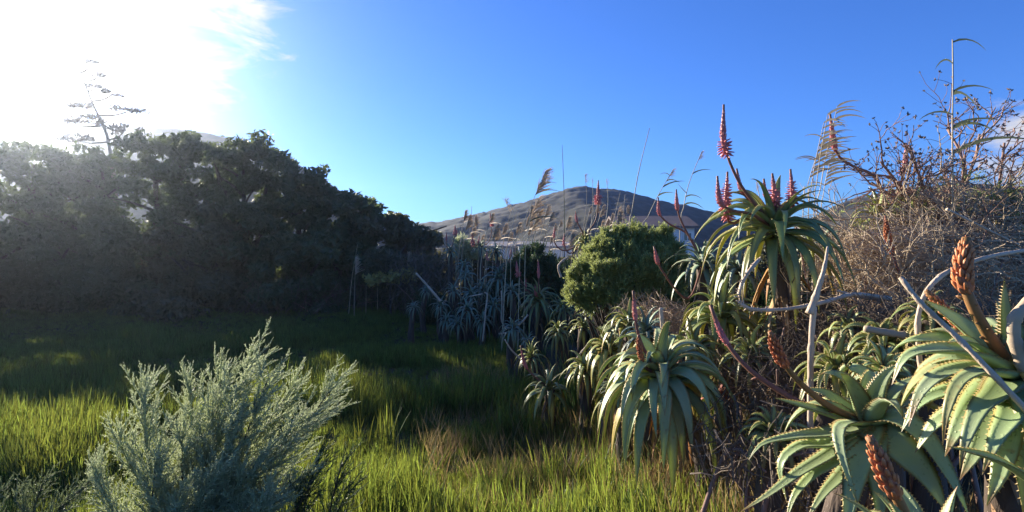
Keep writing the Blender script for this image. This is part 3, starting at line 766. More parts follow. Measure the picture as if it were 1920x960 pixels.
D = aloe('pale draping aloe in sunlight in the middle of the bank', 1238, 702, 3.8, 205, 50, (-0.2, -0.25), 'aloe', (1330, 4.1), 5, W=36, near=True, dead=16, grav=(3.0, 1.9), el=(-10, 66), dead_m='dead_orange')
stalks(D, [([(1215, 670, .0), (1195, 620, .0), (1187, 545, .0)], 60, 7, dict(opened=0.0)), ([(1212, 690, -.1), (1200, 660, -.12), (1197, 628, -.12)], 52, 8, dict(mat_f='flower_orange', opened=0.0))], 3.8)
E = aloe('tall aloe with long drooping leaves and pink flower spikes against the sky', 1450, 428, 4.3, 205, 46, (-0.05, -0.22), 'aloe_mid', (1480, 4.6), 6, W=25, near=True, dead=26, grav=(3.0, 1.0), el=(-15, 72), dead_m='dead_orange', deadlen=0.7)
stalks(E, [([(1425, 395, -.05), (1385, 340, -.1), (1358, 270, -.1), (1357, 196, -.1)], 96, 9.5, dict(opened=0.32)),
           ([(1410, 402, -.15), (1375, 395, -.2), (1350, 378, -.25), (1345, 330, -.25)], 62, 8, dict(opened=0.0)),
           ([(1400, 408, .05), (1372, 420, .1), (1362, 395, .1), (1364, 322, .1)], 92, 10, dict(opened=0.75)),
           ([(1425, 392, .0), (1392, 360, .0), (1381, 316, .0)], 52, 7, dict(opened=0.0)),
           ([(1448, 400, .1), (1437, 375, .1), (1432, 335, .1)], 40, 6.5, dict(opened=0.0)),
           ([(1455, 400, -.05), (1453, 370, -.05), (1448, 325, -.05)], 60, 9, dict(opened=0.5)),
           ([(1475, 405, .0), (1486, 380, .0), (1482, 317, .0)], 76, 9, dict(opened=0.7))], 4.3)
F_ = aloe('yellow green aloe with curling leaves under the bent dry stalk', 1352, 592, 4.7, 125, 34, (0, -0.2), 'aloe_mid', (1370, 4.9), 7, W=21, near=True, dead=18, grav=(3.2, 1.4), dead_m='dead_orange', curl=.6)
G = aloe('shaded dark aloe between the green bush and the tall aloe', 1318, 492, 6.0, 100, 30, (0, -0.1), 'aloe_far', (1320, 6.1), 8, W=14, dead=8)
stalks(G, [([(1280, 420, .0), (1270, 390, .0), (1268, 355, .0)], 42, 6, dict(opened=0.0)), ([(1290, 440, .1), (1255, 420, .1), (1236, 400, .1), (1234, 370, .1)], 38, 5, dict(opened=0.0)),
           ([(1290, 560, -.4), (1240, 505, -.5), (1226, 462, -.5)], 34, 5.5, dict(opened=0.0))], 6.0)
H = aloe('small aloe with downcurled green leaves beside the pale draping aloe', 1140, 655, 5.8, 80, 28, (-.1, -0.2), 'aloe_mid', (1130, 5.9), 9, W=14, dead=12, grav=(3.4, 1.4), dead_m='dead_orange')
I = aloe('small yellowish aloe with thin curled leaves above the strap leaf plant', 1046, 622, 8.2, 58, 30, (-.1, -.2), 'aloe_mid', (1050, 8.3), 10, W=7, dead=8, grav=(3.2, 1.4), dead_m='dead_orange')
I2 = aloe('small curled aloe just right of the yellowish one', 1094, 612, 8.4, 55, 26, (.15, -.2), 'aloe_mid', (1096, 8.5), 11, W=7, dead=6, grav=(3.2, 1.4))
J = aloe('small aloe with a slanting red flower stalk at the lawn edge', 996, 668, 7.6, 56, 28, (-.2, -.15), 'aloe_mid', (1012, 7.7), 12, W=6.5, dead=8, grav=(2.6, 1.2), dead_m='dead_orange')
K = aloe('small open aloe standing out on the lawn edge', 1030, 728, 6.5, 82, 24, (-.1, -.2), 'aloe_mid', (1042, 6.55), 13, W=13, dead=10, grav=(2.8, 1.2))
stalks(K, [([(1005, 708, .0), (985, 685, .0), (976, 648, .0)], 48, 5, dict(opened=0.0))], 6.5)
Lq = aloe('half lit rounded aloe with red spikes beside the dark shaded cluster', 1010, 562, 11, 75, 40, (-.05, -.25), 'aloe_mid', (1015, 11.1), 14, W=9, dead=12, grav=(3.0, 1.2), el=(-10, 72))
stalks(Lq, [([(1004, 548, -.1), (1003, 535, -.1)], 36, 5, dict(opened=0.0)), ([(990, 545, .0), (972, 515, .0), (968, 488, .0)], 30, 4.5, dict(opened=0.2)), ([(1010, 540, .0), (1010, 520, .0), (1009, 487, .0)], 36, 4, dict(opened=0.0)), ([(996, 555, .1), (986, 545, .1), (986, 522, .1)], 24, 3.6, dict(opened=0.0))], 11)
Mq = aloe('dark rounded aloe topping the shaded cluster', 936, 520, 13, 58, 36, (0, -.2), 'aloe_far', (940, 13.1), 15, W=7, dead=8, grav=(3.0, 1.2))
stalks(Mq, [([(934, 500, .0), (914, 485, .0), (913, 470, .0)], 20, 3.2, dict(opened=0.0)), ([(950, 500, .0), (957, 480, .0), (958, 462, .0)], 22, 3.2, dict(opened=0.0))], 13)
for i, (x, y, d, l, lab) in enumerate([
    (876, 580, 12.0, 48, 'spread star shaped grey aloe low in the shaded cluster'),
    (884, 552, 12.6, 42, 'shaded grey aloe just above the star shaped one'),
    (858, 606, 11.8, 36, 'lowest small aloe of the shaded cluster at the lawn'),
    (826, 572, 12.4, 36, 'shaded small aloe left of the star shaped one'),
    (850, 545, 13.0, 34, 'shaded narrow leaved aloe in the upper left of the cluster'),
    (873, 518, 13.6, 36, 'shaded aloe between the cluster top and the reeds'),
    (905, 540, 13.2, 38, 'shaded aloe below the dark rounded one'),
    (776, 576, 12.6, 30, 'outermost tiny aloe beside the pale dead branch'),
    (800, 545, 13.6, 26, 'tiny aloe under the slanting dead branch'),
    (845, 470, 15.0, 32, 'far shaded aloe beneath the leftmost red spike'),
    (900, 462, 16.0, 34, 'far shaded aloe beneath the tall thin red spike'),
    (930, 470, 15.5, 36, 'far shaded aloe before the long grey roof'),
    (1118, 582, 8.8, 52, 'blue green aloe in shade below the green bush'),
    (990, 640, 8.4, 34, 'tiny shaded aloe tucked under the half lit rounded aloe'),
    (1212, 622, 4.9, 92, 'bluish aloe in shade behind the pale draping aloe')]):
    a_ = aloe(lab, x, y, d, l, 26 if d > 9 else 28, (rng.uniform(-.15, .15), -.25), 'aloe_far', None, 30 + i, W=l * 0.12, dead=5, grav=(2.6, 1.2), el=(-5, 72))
    if i == 9: stalks(a_, [([(848, 460, 0), (853, 440, 0), (853, 421, 0)], 20, 3.6, dict(opened=.5)), ([(838, 462, 0), (837, 436, 0)], 16, 2.6, dict(opened=0))], d)
    if i == 10: stalks(a_, [([(915, 455, 0), (922, 430, 0), (919, 398, 0)], 26, 3.2, dict(opened=.3)), ([(888, 462, 0), (885, 439, 0)], 22, 3.6, dict(opened=.5)), ([(896, 462, 0), (899, 441, 0)], 20, 2.8, dict(opened=0))], d)
for i, (x, y, d, l, m, lab) in enumerate([
    (1178, 606, 5.6, 85, 'aloe_mid', 'green aloe below the bright shrub and above the downcurled small one'),
    (1408, 668, 4.1, 110, 'aloe_mid', 'yellow green aloe between the long red stalk and the standing dry stalk'),
    (1478, 606, 4.5, 95, 'aloe_mid', 'aloe under the long bent dead stalk'),
    (1568, 690, 3.2, 120, 'aloe_mid', 'aloe in half shade behind the big pale aloe'),
    (1452, 812, 3.1, 110, 'aloe_mid', 'low aloe in the dark left of the big pale aloe'),
    (1300, 655, 4.4, 105, 'aloe_mid', 'aloe pressed between the pale draping aloe and the curling one'),
    (1096, 690, 6.2, 70, 'aloe_mid', 'small green aloe before the strap leaf clump'),
    (1160, 735, 4.9, 85, 'aloe_mid', 'small aloe leaning out beside the pale draping aloe'),
    (962, 615, 9.2, 46, 'aloe_far', 'small grey aloe in the shade before the half lit one'),
    (925, 572, 12.4, 44, 'aloe_far', 'shaded grey aloe below the two hanging dead stalks'),
    (905, 600, 11.8, 40, 'aloe_far', 'low shaded aloe right of the star shaped one'),
    (838, 600, 12.2, 34, 'aloe_far', 'low shaded aloe left of the lowest small one'),
    (1745, 596, 2.9, 100, 'aloe_mid', 'aloe tucked behind the hooked dry stalk'),
    (1660, 700, 2.7, 115, 'aloe', 'pale aloe between the big pale aloe and the broad leaved one'),
    (1056, 578, 10.2, 50, 'aloe_mid', 'small aloe right of the half lit rounded one'),
    (1385, 505, 5.6, 90, 'aloe_far', 'dark aloe left of the trunk of the tall aloe'),
    (1540, 460, 5.4, 95, 'aloe_far', 'dark aloe right behind the tall aloe'),
    (870, 500, 14.5, 34, 'aloe_far', 'small far aloe under the two thin red spikes'),
    (960, 545, 12.0, 42, 'aloe_far', 'shaded aloe squeezed between dark rounded and half lit aloes')]):
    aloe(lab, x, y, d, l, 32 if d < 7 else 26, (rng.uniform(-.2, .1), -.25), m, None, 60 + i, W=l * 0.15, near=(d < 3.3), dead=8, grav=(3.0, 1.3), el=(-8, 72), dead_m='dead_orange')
Pq = aloe('aloe with two curved stalks and a red spike in front of the hill', 1097, 452, 9.0, 44, 28, (0, -.2), 'aloe_mid', (1100, 9.1), 16, W=7.5, dead=18, grav=(2.8, 1.2), dead_m='dead_orange', deadlen=.9)
stalks(Pq, [([(1105, 432, .0), (1119, 405, .0), (1122, 338, .0)], 44, 5.5, dict(opened=.35)), ([(1092, 435, .0), (1082, 415, .0), (1079, 396, .0)], 22, 3.6, dict(opened=0.0)), ([(1060, 470, .1), (1040, 455, .1), (1040, 424, .1)], 24, 3.5, dict(opened=0)), ([(1070, 475, .0), (1058, 460, .0), (1058, 437, .0)], 24, 3.5, dict(opened=0.2))], 9.0)
S1 = aloe('small aloe with stiff curling leaves between the dry stalk and the broad aloe', 1655, 640, 3.1, 105, 30, (-.1, -.2), 'aloe_mid', (1665, 3.3), 17, W=21, near=True, dead=6, grav=(3.4, 1.6), curl=.6)
S2 = aloe('small half hidden aloe beside the pale standing dry stalk', 1590, 615, 3.6, 85, 24, (-.1, -.2), 'aloe_mid', (1600, 3.7), 18, W=13, dead=10, grav=(3.4, 1.6))
T1 = aloe('aloe with arching leaves seen through the dry shrub near the skyline', 1648, 408, 5.2, 105, 26, (-.2, -.1), 'aloe_mid', (1660, 5.3), 19, W=14, dead=6, grav=(3.0, 1.2))
stalks(T1, [([(1655, 370, 0), (1640, 330, 0), (1600, 312, 0), (1568, 285, 0), (1556, 212, 0)], 75, 8, dict(opened=0.0, stalk_r=.012)), ([(1680, 370, .1), (1695, 320, .1), (1700, 268, .1)], 60, 8, dict(opened=.2)), ([(1690, 520, -.9), (1668, 460, -.9), (1660, 405, -.9)], 62, 7, dict(opened=0, mat_f='flower_orange'))], 5.2)
T2 = aloe('aloe with yellowing leaves at the skyline by the picture edge', 1890, 385, 5.0, 90, 24, (-.1, -.2), 'aloe_mid', (1900, 5.1), 20, W=14, dead=8, grav=(2.8, 1.2), dead_m='dead_orange')
Vr = aloe('small red withered aloe rosette in the dark under the bank', 1348, 742, 4.15, 52, 14, (-.2, -.3), 'aloe_red', (1375, 4.3), 21, W=11, dead=4, grav=(1.2, .6), el=(0, 70), trunk_r=0.02)
F2 = aloe('shaded aloe filling the dark gap below the tall aloe', 1420, 610, 5.4, 95, 26, (0, -.1), 'aloe_mid', (1430, 5.5), 22, W=12, dead=14, grav=(3.0, 1.4))

# ------------------------------------------------------------------ shrubs
def shoot_template(n, r, length=1.0, leaf=0.16, w=0.22, spread=0.7, ax=0.012):
    """a thin shoot along +Z set with small needle leaves"""
    V = [[ax, 0, 0], [-ax * .5, ax * .87, 0], [-ax * .5, -ax * .87, 0], [0, 0, length]]
    F = [[0, 1, 3], [1, 2, 3], [2, 0, 3]]
    for k in range(n):
        z = length * (0.08 + 0.92 * (k + r.random() * .6) / n); a = k * 2.4 + r.normal() * .4
        d = norm(np.array([math.cos(a) * spread, math.sin(a) * spread, 1.0]))
        l = leaf * (0.7 + .6 * r.random()) * (1.1 - 0.5 * z / length)
        s = np.array([-math.sin(a), math.cos(a), 0]) * l * w * .5
        b = np.array([0, 0, z]); i = len(V)
        V += [b - s * .4, b + d * l * .5 - s, b + d * l, b + d * l * .5 + s]
        F += [[i, i + 1, i + 2], [i, i + 2, i + 3]]
    return np.array(V), np.array(F)
def shoots(b, root, pos, dirs, scl, r, tpl):
    k = r.integers(0, len(tpl), len(pos))
    for i, (V, F) in enumerate(tpl):
        m = k == i
        if m.any():
            W, Fs = stamp(V, F, frames(dirs[m], r.random(m.sum()) * 6.28), pos[m], scl[m]); b.add(local(W, root), Fs)

def windswept_bush(label, plumes, d, base_px, seed, m='bush', name='shrub', nsh=55, sub=8, stem_m='bark', lean=0.6, size=0.062):
    """plumes: (px, py, width px, d offset): feathery heads bent over by the wind"""
    r = np.random.default_rng(seed)
    bx = (base_px - 960) / F0 * d
    root = thing(name, (bx, d * DK, float(ground_z(bx, d * DK))), label, 'shrub', 'feathery grey green shrubs')
    tpl = [shoot_template(16, r, 1.0, 0.24, 0.30, 0.5, 0.03) for _ in range(5)]
    bf = MB(); b0 = np.array(root.location)
    for (px, py, w, dd) in plumes:
        tip = P(px, py, d + dd); ww = w / F0 * d
        bs = b0 + np.array([r.normal() * 0.09, r.normal() * 0.07, -0.03])
        mid = bs + (tip - bs) * 0.55 + np.array([-0.10 * lean, 0, 0.03])
        sp = spline([bs, mid, tip], 14)
        bb = MB(); V, F = tube(local(sp, root), np.linspace(0.009, 0.0022, 14), 6); bb.add(V, F); bb.build('stem', M[stem_m], root)
        L = np.linalg.norm(tip - bs)
        # side sprays leave the stem all the way up and sweep to the right
        for q in range(nsh):
            f = 0.22 + 0.78 * (q + r.random()) / nsh
            s0 = np.array([np.interp(f, np.linspace(0, 1, 14), sp[:, i]) for i in range(3)])
            tg = norm(sp[min(int(f * 13) + 1, 13)] - sp[int(f * 13) - 1])
            sd = norm(tg + np.array([0.42 * lean, 0, 0.12]) + r.normal(size=3) * np.array([0.42, .5, 0.30]))
            ln = ww * (1.05 - 0.7 * f) * (0.7 + .7 * r.random()) + 0.05
            nn = max(4, int(sub * ln / 0.09))
            u = (np.arange(nn) + r.random(nn)) / nn
            bend = np.array([0.30 * lean, 0, 0.20])
            pts = s0 + sd * (u * ln)[:, None] + bend * (u ** 2 * ln * 0.35)[:, None]
            dr = norm(sd + bend * u[:, None] + r.normal(size=(nn, 3)) * 0.36)
            shoots(bf, root, pts, dr, size * (0.65 + .7 * r.random(nn)) * (1.15 - .45 * u), r, tpl)
            e = spline([s0, s0 + sd * ln * .5 + bend * ln * .09, s0 + sd * ln + bend * ln * .35], 4)
            V, F = tube(local(e, root), np.linspace(.0018, .0008, 4), 3, False); bf.add(V, F)
    tag(bf.build('foliage', M[m], root, False), kind='stuff')
    return root
windswept_bush('feathery grey green shrub swept by the wind at the front of the lawn',
    [(262, 736, 114, 0.0), (215, 818, 79, -.05), (360, 738, 96, .08), (415, 712, 114, .05), (468, 678, 114, .0), (500, 716, 105, -.1), (545, 730, 105, .1), (618, 734, 114, .0),
     (560, 793, 114, -.15), (440, 788, 123, -.15), (340, 818, 114, -.12), (290, 878, 96, -.2), (480, 868, 114, -.25), (395, 898, 105, -.3), (560, 898, 88, -.2), (180, 888, 70, -.1), (490, 953, 96, -.4), (330, 948, 96, -.35)], 3.4, 400, 61, nsh=50, sub=11, size=.047)
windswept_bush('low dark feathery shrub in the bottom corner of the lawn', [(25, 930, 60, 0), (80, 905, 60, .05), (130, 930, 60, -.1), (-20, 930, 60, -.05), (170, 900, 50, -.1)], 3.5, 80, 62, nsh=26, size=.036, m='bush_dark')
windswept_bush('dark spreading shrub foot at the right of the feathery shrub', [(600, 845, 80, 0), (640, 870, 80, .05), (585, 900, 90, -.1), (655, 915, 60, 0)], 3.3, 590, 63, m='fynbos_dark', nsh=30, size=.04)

def round_bush(label, blobs, d, base_px, seed, m, n, size, name='shrub', up=0.9, cat='shrub', group='rounded evergreen shrubs'):
    r = np.random.default_rng(seed)
    bx = (base_px - 960) / F0 * d
    root = thing(name, (bx, d * DK, float(ground_z(bx, d * DK))), label, cat, group)
    tpl = [shoot_template(13, r, 1.0, 0.34, 0.34, 0.75, 0.012) for _ in range(4)]
    bf = MB(); bs = MB(); b0 = np.array(root.location)
    vol = np.array([b[2] ** 2 for b in blobs], float); cnt = (n * vol / vol.sum()).astype(int)
    for (px, py, w, dd), k in zip(blobs, cnt):
        c = P(px, py, d + dd); ww = w / F0 * d
        nc = 22                                   # upright clumps of shoots over the whole mound
        cd = norm(r.normal(size=(nc, 3))); cr = 0.5 + 0.62 * r.random(nc)
        ci = r.integers(0, nc, k)
        lift = r.random(k)
        dv = norm(cd[ci] + r.normal(size=(k, 3)) * 0.22 * (1.25 - lift)[:, None])
        rad = cr[ci] * (0.62 + 0.40 * lift)
        pos = c + dv * ww * rad[:, None] + np.array([0, 0, 1.0]) * (lift * ww * 0.16)[:, None]
        dr = norm(dv * 0.6 + np.array([0.10, 0, up]) + r.normal(size=(k, 3)) * 0.38)
        shoots(bf, root, pos, dr, size * (.6 + .8 * r.random(k)), r, tpl)
        for q in range(4):
            e = c + norm(r.normal(size=3)) * ww * 0.7
            V, F = tube(local(spline([b0, (b0 + c) / 2 + r.normal(size=3) * .06, e], 7), root), np.linspace(0.018, 0.004, 7), 5); bs.add(V, F)
    bs.build('stem', M['bark'], root)
    tag(bf.build('foliage', M[m], root, False), kind='stuff')
    return root
round_bush('bright green rounded shrub in the middle before the house', [(1150, 462, 24, .1), (1180, 448, 22, .1), (1208, 458, 24, .2), (1240, 452, 20, .3), (1258, 478, 24, .2), (1120, 486, 28, 0), (1165, 492, 34, -.1), (1215, 496, 34, -.1), (1092, 520, 26, -.1), (1135, 528, 34, -.25), (1180, 535, 30, -.35), (1228, 532, 34, -.3), (1268, 520, 28, -.1), (1082, 556, 22, -.2), (1115, 562, 30, -.3), (1160, 570, 30, -.4), (1210, 572, 32, -.4), (1255, 566, 30, -.3), (1196, 512, 26, -.35), (1105, 500, 18, .1)], 7.2, 1180, 71, 'fynbos', 24000, 0.075)
round_bush('small sage green shrub growing below the bright rounded shrub', [(1168, 610, 28, 0), (1150, 630, 22, 0)], 6.6, 1165, 72, 'bush', 1500, 0.06)
round_bush('dark green shrub between the half lit aloe and the reeds', [(1000, 500, 34, 0), (980, 515, 28, 0), (1025, 515, 26, 0)], 12.5, 1000, 73, 'fynbos_dark', 3500, 0.12)
round_bush('pale sunlit shrub low behind the leftmost red spikes', [(868, 470, 20, 0), (885, 476, 18, 0)], 17, 872, 74, 'bush', 900, 0.14)
for i, (x, y, w, d, lab) in enumerate([(1062, 545, 34, 14.0, 'dark low shrub between the half lit aloe and the green rounded shrub'), (955, 560, 36, 15.5, 'dark low shrub behind the dark rounded aloe'), (1010, 610, 26, 13.5, 'dark low shrub under the half lit aloe'),
        (890, 600, 34, 14.5, 'dark low shrub behind the star shaped aloe'), (820, 590, 34, 15.5, 'dark low shrub at the lawn edge behind the outermost tiny aloe'), (1290, 560, 50, 8.5, 'dark shrub behind the shaded aloe by the green bush'), (1390, 560, 60, 7.5, 'dark shrub behind the trunk of the tall aloe'), (1130, 610, 40, 10.5, 'dark low shrub below the green rounded shrub'), (1500, 560, 70, 7.0, 'dark shrub between the tall aloe and the twig mat')]):
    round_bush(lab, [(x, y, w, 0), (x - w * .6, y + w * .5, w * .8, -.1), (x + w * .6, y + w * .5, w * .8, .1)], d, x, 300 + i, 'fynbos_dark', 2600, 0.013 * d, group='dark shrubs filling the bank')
def yellow_shrub():
    d = 16.5
    bx = (733 - 960) / F0 * d
    root = thing('sapling', (bx, d * DK, float(ground_z(bx, d * DK))), 'sapling with one sunlit yellowish leafy bough before the dark trees', 'sapling', None)
    r = np.random.default_rng(4)
    b = MB(); V, F = tube(local(spline([np.array(root.location), P(732, 545, d), P(738, 520, d)], 8), root), np.linspace(.03, .012, 8), 6); b.add(V, F)
    V, F = tube(local(spline([P(733, 530, d), P(712, 526, d), P(692, 525, d)], 5), root), .01, 5); b.add(V, F)
    V, F = tube(local(spline([P(736, 525, d), P(755, 514, d), P(776, 510, d)], 5), root), .01, 5); b.add(V, F)
    b.build('trunk', M['bark'], root)
    f = np.clip(r.random(420), 0, 1); c = np.array([P(690 + 86 * q, 527 - 14 * q, d) for q in f])
    pos = c + r.normal(size=(420, 3)) * [.08, .25, .07]
    T = np.array([[0, -1.0, 0], [0.45, 0.0, 0.1], [0, 1.0, 0], [-0.45, 0.0, 0.1]]) * .5
    V, F = stamp(T, np.array([[0, 1, 2, 3]]), frames(norm(r.normal(size=(420, 3)) + [0, 0, .8]), f * 40), pos, .10 + .06 * r.random(420))
    b = MB(); b.add(local(V, root), F); tag(b.build('crown', M['yellow'], root, False), kind='stuff')
yellow_shrub()

# dry twiggy shrubs
def grow(b, p, d, L, rad, lev, r, root, tips, wander=0.35, bias=(0, 0, 0), kids=(3, 5), ratio=0.62):
    n = 5
    pts = [p]; dd = d
    for k in range(n - 1):
        dd = norm(dd + r.normal(size=3) * wander * 0.5 + np.array(bias) * 0.25); pts.append(pts[-1] + dd * L / (n - 1))
    pts = np.array(pts)
    V, F = tube(local(pts, root), np.linspace(rad, rad * 0.6, n), 6 if rad > .008 else (4 if rad > .003 else 3), False); b.add(V, F)
    if lev == 0:
        tips.append((pts[-1], dd)); return
    for k in range(r.integers(kids[0], kids[1] + 1)):
        f = 0.35 + 0.65 * r.random(); i = f * (n - 1); a = int(min(i, n - 2))
        q = pts[a] + (pts[a + 1] - pts[a]) * (i - a)
        grow(b, q, norm(dd + r.normal(size=3) * 0.62), L * ratio * (0.75 + .5 * r.random()), rad * 0.58, lev - 1, r, root, tips, wander, bias, kids, ratio)
def dry_shrub():
    d = 5.0; r = np.random.default_rng(81)
    base = P(1790, 600, d); base[2] = float(ground_z(base[0], d * DK))
    root = thing('dry_shrub', base, 'leafless red brown shrub with seed heads standing against the sky', 'shrub', None)
    tips = []
    starts = [((1790, 470), (1640, 290)), ((1780, 450), (1700, 260)), ((1790, 440), (1775, 225)), ((1800, 440), (1840, 235)), ((1810, 460), (1890, 250)), ((1780, 470), (1620, 330)), ((1820, 450), (1900, 340)), ((1800, 440), (1810, 280)),
              ((1770, 440), (1735, 300)), ((1790, 450), (1660, 320))]
    for i, (s, e) in enumerate(starts):
        a, c = P(*s, d + r.uniform(-.3, .3)), P(*e, d + r.uniform(-.5, .5))
        b = MB()
        limb = spline([base + r.normal(size=3) * [.1, .1, 0], a, a + (c - a) * .5 + r.normal(size=3) * .07, a + (c - a) * 0.92], 14)
        V, F = tube(local(limb, root), np.linspace(.019, .007, 14), 7); b.add(V, F)
        for q in range(13):
            f = 0.42 + 0.58 * (q + r.random()) / 13
            p = np.array([np.interp(f, np.linspace(0, 1, 14), limb[:, k]) for k in range(3)])
            grow(b, p, norm((c - a) + r.normal(size=3) * .38), 0.22 * (0.7 + .6 * r.random()), .0062, 2, r, root, tips, .4, (0, 0, .1), (2, 4), .68)
        b.build('branch', M['twig_red'], root)
    T = np.array([[0, 0, 0], [.3, 0, .4], [-.15, .26, .4], [-.15, -.26, .4], [0, 0, 1.0]]); TF = np.array([[0, 2, 1], [0, 3, 2], [0, 1, 3], [1, 2, 4], [2, 3, 4], [3, 1, 4]])
    hi = [(p, q) for p, q in tips if p[2] > P(0, 330, d)[2] or r.random() < .25]
    pos = np.array([p for p, q in hi]); dr = np.array([q for p, q in hi])
    pos = np.repeat(pos, 4, 0); dr = norm(np.repeat(dr, 4, 0) + r.normal(size=pos.shape) * .7)
    V, F = stamp(T, TF, frames(dr, r.random(len(pos)) * 6), pos, .011 + .013 * r.random(len(pos)))
    b = MB(); b.add(local(V, root), F); tag(b.build('seed_head', M['seed'], root, False), kind='stuff')
dry_shrub()
def twig_thicket(label, cpx, cpy, wpx, hpx, d, dep, n, seed, base_px, flow=(-.9, 0, .12), m='twig', rad=.0026, L=.26, name='dry_thicket', green=0):
    """a springy mass of fine dead twigs over a few crooked limbs"""
    r = np.random.default_rng(seed)
    bx = (base_px - 960) / F0 * d
    root = thing(name, (bx, d * DK, float(ground_z(bx, d * DK))), label, 'thicket', 'dry twig thickets under the shrub')
    c = P(cpx, cpy, d); W, H = wpx / F0 * d, hpx / F0 * d
    b = MB(); b0 = np.array(root.location)
    for q in range(9):
        e = c + np.array([r.uniform(-1, 1) * W * .9, r.uniform(-1, 1) * dep, r.uniform(-.6, .9) * H])
        V, F = tube(local(spline([b0 + r.normal(size=3) * [.2, .1, 0], (b0 + e) / 2 + r.normal(size=3) * .1, e], 9), root), np.linspace(.014, .005, 9), 6); b.add(V, F)
    b.build('limb', M['twig_red'], root)
    b = MB()
    u = norm(r.normal(size=(n, 3))) * (r.random(n) ** 0.4)[:, None]
    pos = c + u * [W, dep, H]
    fl = norm(np.array(flow) + r.normal(size=(n, 3)) * [.55, .6, .45])
    LL = L * (.45 + .9 * r.random(n))
    K = 5
    kink = r.normal(size=(n, K, 3)) * .22
    pts = np.zeros((n, K, 3)); pts[:, 0] = pos - fl * LL[:, None] * .5; dcur = fl.copy()
    for k in range(1, K):
        dcur = norm(dcur + kink[:, k]); pts[:, k] = pts[:, k - 1] + dcur * (LL / (K - 1))[:, None]
    rr = rad * (.4 + 1.1 * r.random(n) ** 2)
    a = norm(np.cross(fl, [0, 0, 1.0])); bb = np.cross(fl, a)
    an = np.array([0, 2.094, 4.188])
    taper = np.linspace(1, .45, K)
    V = pts[:, :, None] + (rr[:, None, None, None] * taper[None, :, None, None]) * (np.cos(an)[None, None, :, None] * a[:, None, None] + np.sin(an)[None, None, :, None] * bb[:, None, None])
    i = (np.arange(n)[:, None, None] * K + np.arange(K - 1)[None, :, None]) * 3; j = np.arange(3)[None, None]; jj = (j + 1) % 3
    F = np.stack([i + j, i + jj, i + 3 + jj, i + 3 + j], -1).reshape(-1, 4)
    b.add(local(V.reshape(-1, 3), root), F)
    tag(b.build('twigs', M[m], root, False), kind='stuff')
    if green:
        tpl = [shoot_template(9, r, 1.0, 0.36, 0.3, 0.8, 0.012) for _ in range(3)]
        k = r.integers(0, n, green); bf = MB()
        shoots(bf, root, pts[k, K - 1], norm(np.array([0, 0, .8]) + r.normal(size=(green, 3)) * .5), .05 + .04 * r.random(green), r, tpl)
        tag(bf.build('foliage', M['fynbos'], root, False), kind='stuff')
twig_thicket('dense grey mat of dead twigs below the skyline shrub', 1750, 490, 200, 85, 4.6, .45, 1900, 91, 1760)
twig_thicket('upper tangle of dead twigs with a few olive shoots', 1790, 410, 170, 55, 5.0, .4, 1100, 92, 1800, (-.4, 0, .5), green=320)
twig_thicket('dead twig mat reaching towards the tall aloe', 1610, 480, 90, 70, 4.8, .3, 700, 93, 1640, (-.9, 0, .3))
twig_thicket('dead twigs in the dark below the bent branch', 1560, 640, 90, 60, 4.0, .35, 900, 94, 1560, (-.6, 0, .3), rad=.0022, m='twig_shade')
twig_thicket('dead twig tangle in the shade beside the aloe trunks', 1450, 720, 90, 70, 3.9, .4, 900, 95, 1460, (-.7, 0, .1), rad=.002, m='twig_shade')
twig_thicket('dead twigs under the green rounded shrub', 1230, 600, 70, 35, 6.0, .4, 900, 96, 1230, (-.6, 0, .4), rad=.003)
twig_thicket('dry brush at the foot of the dark trees', 600, 552, 150, 32, 18.0, 1.0, 420, 97, 600, (.15, 0, 1), rad=.006, L=.8, m='twig_shade')
twig_thicket('dry brush behind the shaded aloes and reeds', 790, 520, 80, 55, 16.5, .8, 420, 98, 790, (.2, 0, 1), rad=.006, L=.8, m='twig_shade')
twig_thicket('dead twigs and leaf stubs at the foot of the near bank', 1420, 850, 120, 90, 3.2, .4, 420, 99, 1420, (.1, 0, -1), rad=.0035, m='twig_shade', L=.16)
twig_thicket('dead twig tangle behind the broad leaved aloe', 1760, 620, 150, 60, 3.4, .35, 1300, 100, 1780, (-.7, 0, .2), rad=.0022, m='twig_shade')

def branch_tangle(label, base_px, d, ends, seed, m='twig'):
    r = np.random.default_rng(seed)
    bx = (base_px - 960) / F0 * d
    root = thing('dry_shrub', (bx, d * DK, float(ground_z(bx, d * DK))), label, 'shrub', 'leafless shrubs of the bank'); b0 = np.array(root.location); tips = []
    for (px, py, dd) in ends:
        e = P(px, py, d + dd); s0 = b0 + r.normal(size=3) * [.12, .1, 0]
        mid = s0 + (e - s0) * .5 + np.array([.10, 0, .10]) + r.normal(size=3) * .1
        limb = spline([s0, mid, e], 14); b = MB()
        V, F = tube(local(limb, root), np.linspace(.016, .006, 14), 7); b.add(V, F)
        for q in range(9):
            f = .3 + .7 * (q + r.random()) / 9
            p = np.array([np.interp(f, np.linspace(0, 1, 14), limb[:, k]) for k in range(3)])
            grow(b, p, norm((e - mid) * 2 + r.normal(size=3) * .5), .26 * (.6 + .8 * r.random()), .006, 2, r, root, tips, .45, (-.15, 0, .05), (3, 4), .66)
        b.build('branch', M[m], root)
branch_tangle('grey leafless shrub spreading towards the tall aloe', 1760, 4.5, [(1560, 470, 0), (1590, 430, .2), (1620, 510, -.2), (1650, 400, .2), (1680, 470, -.2), (1600, 545, -.2), (1700, 540, -.3)], 501)
branch_tangle('grey leafless shrub below the skyline at the picture edge', 1850, 4.6, [(1720, 390, .2), (1770, 370, .2), (1830, 380, .1), (1890, 395, .1), (1790, 440, -.1), (1860, 460, -.2), (1910, 430, 0), (1740, 500, -.3), (1830, 520, -.3)], 502)
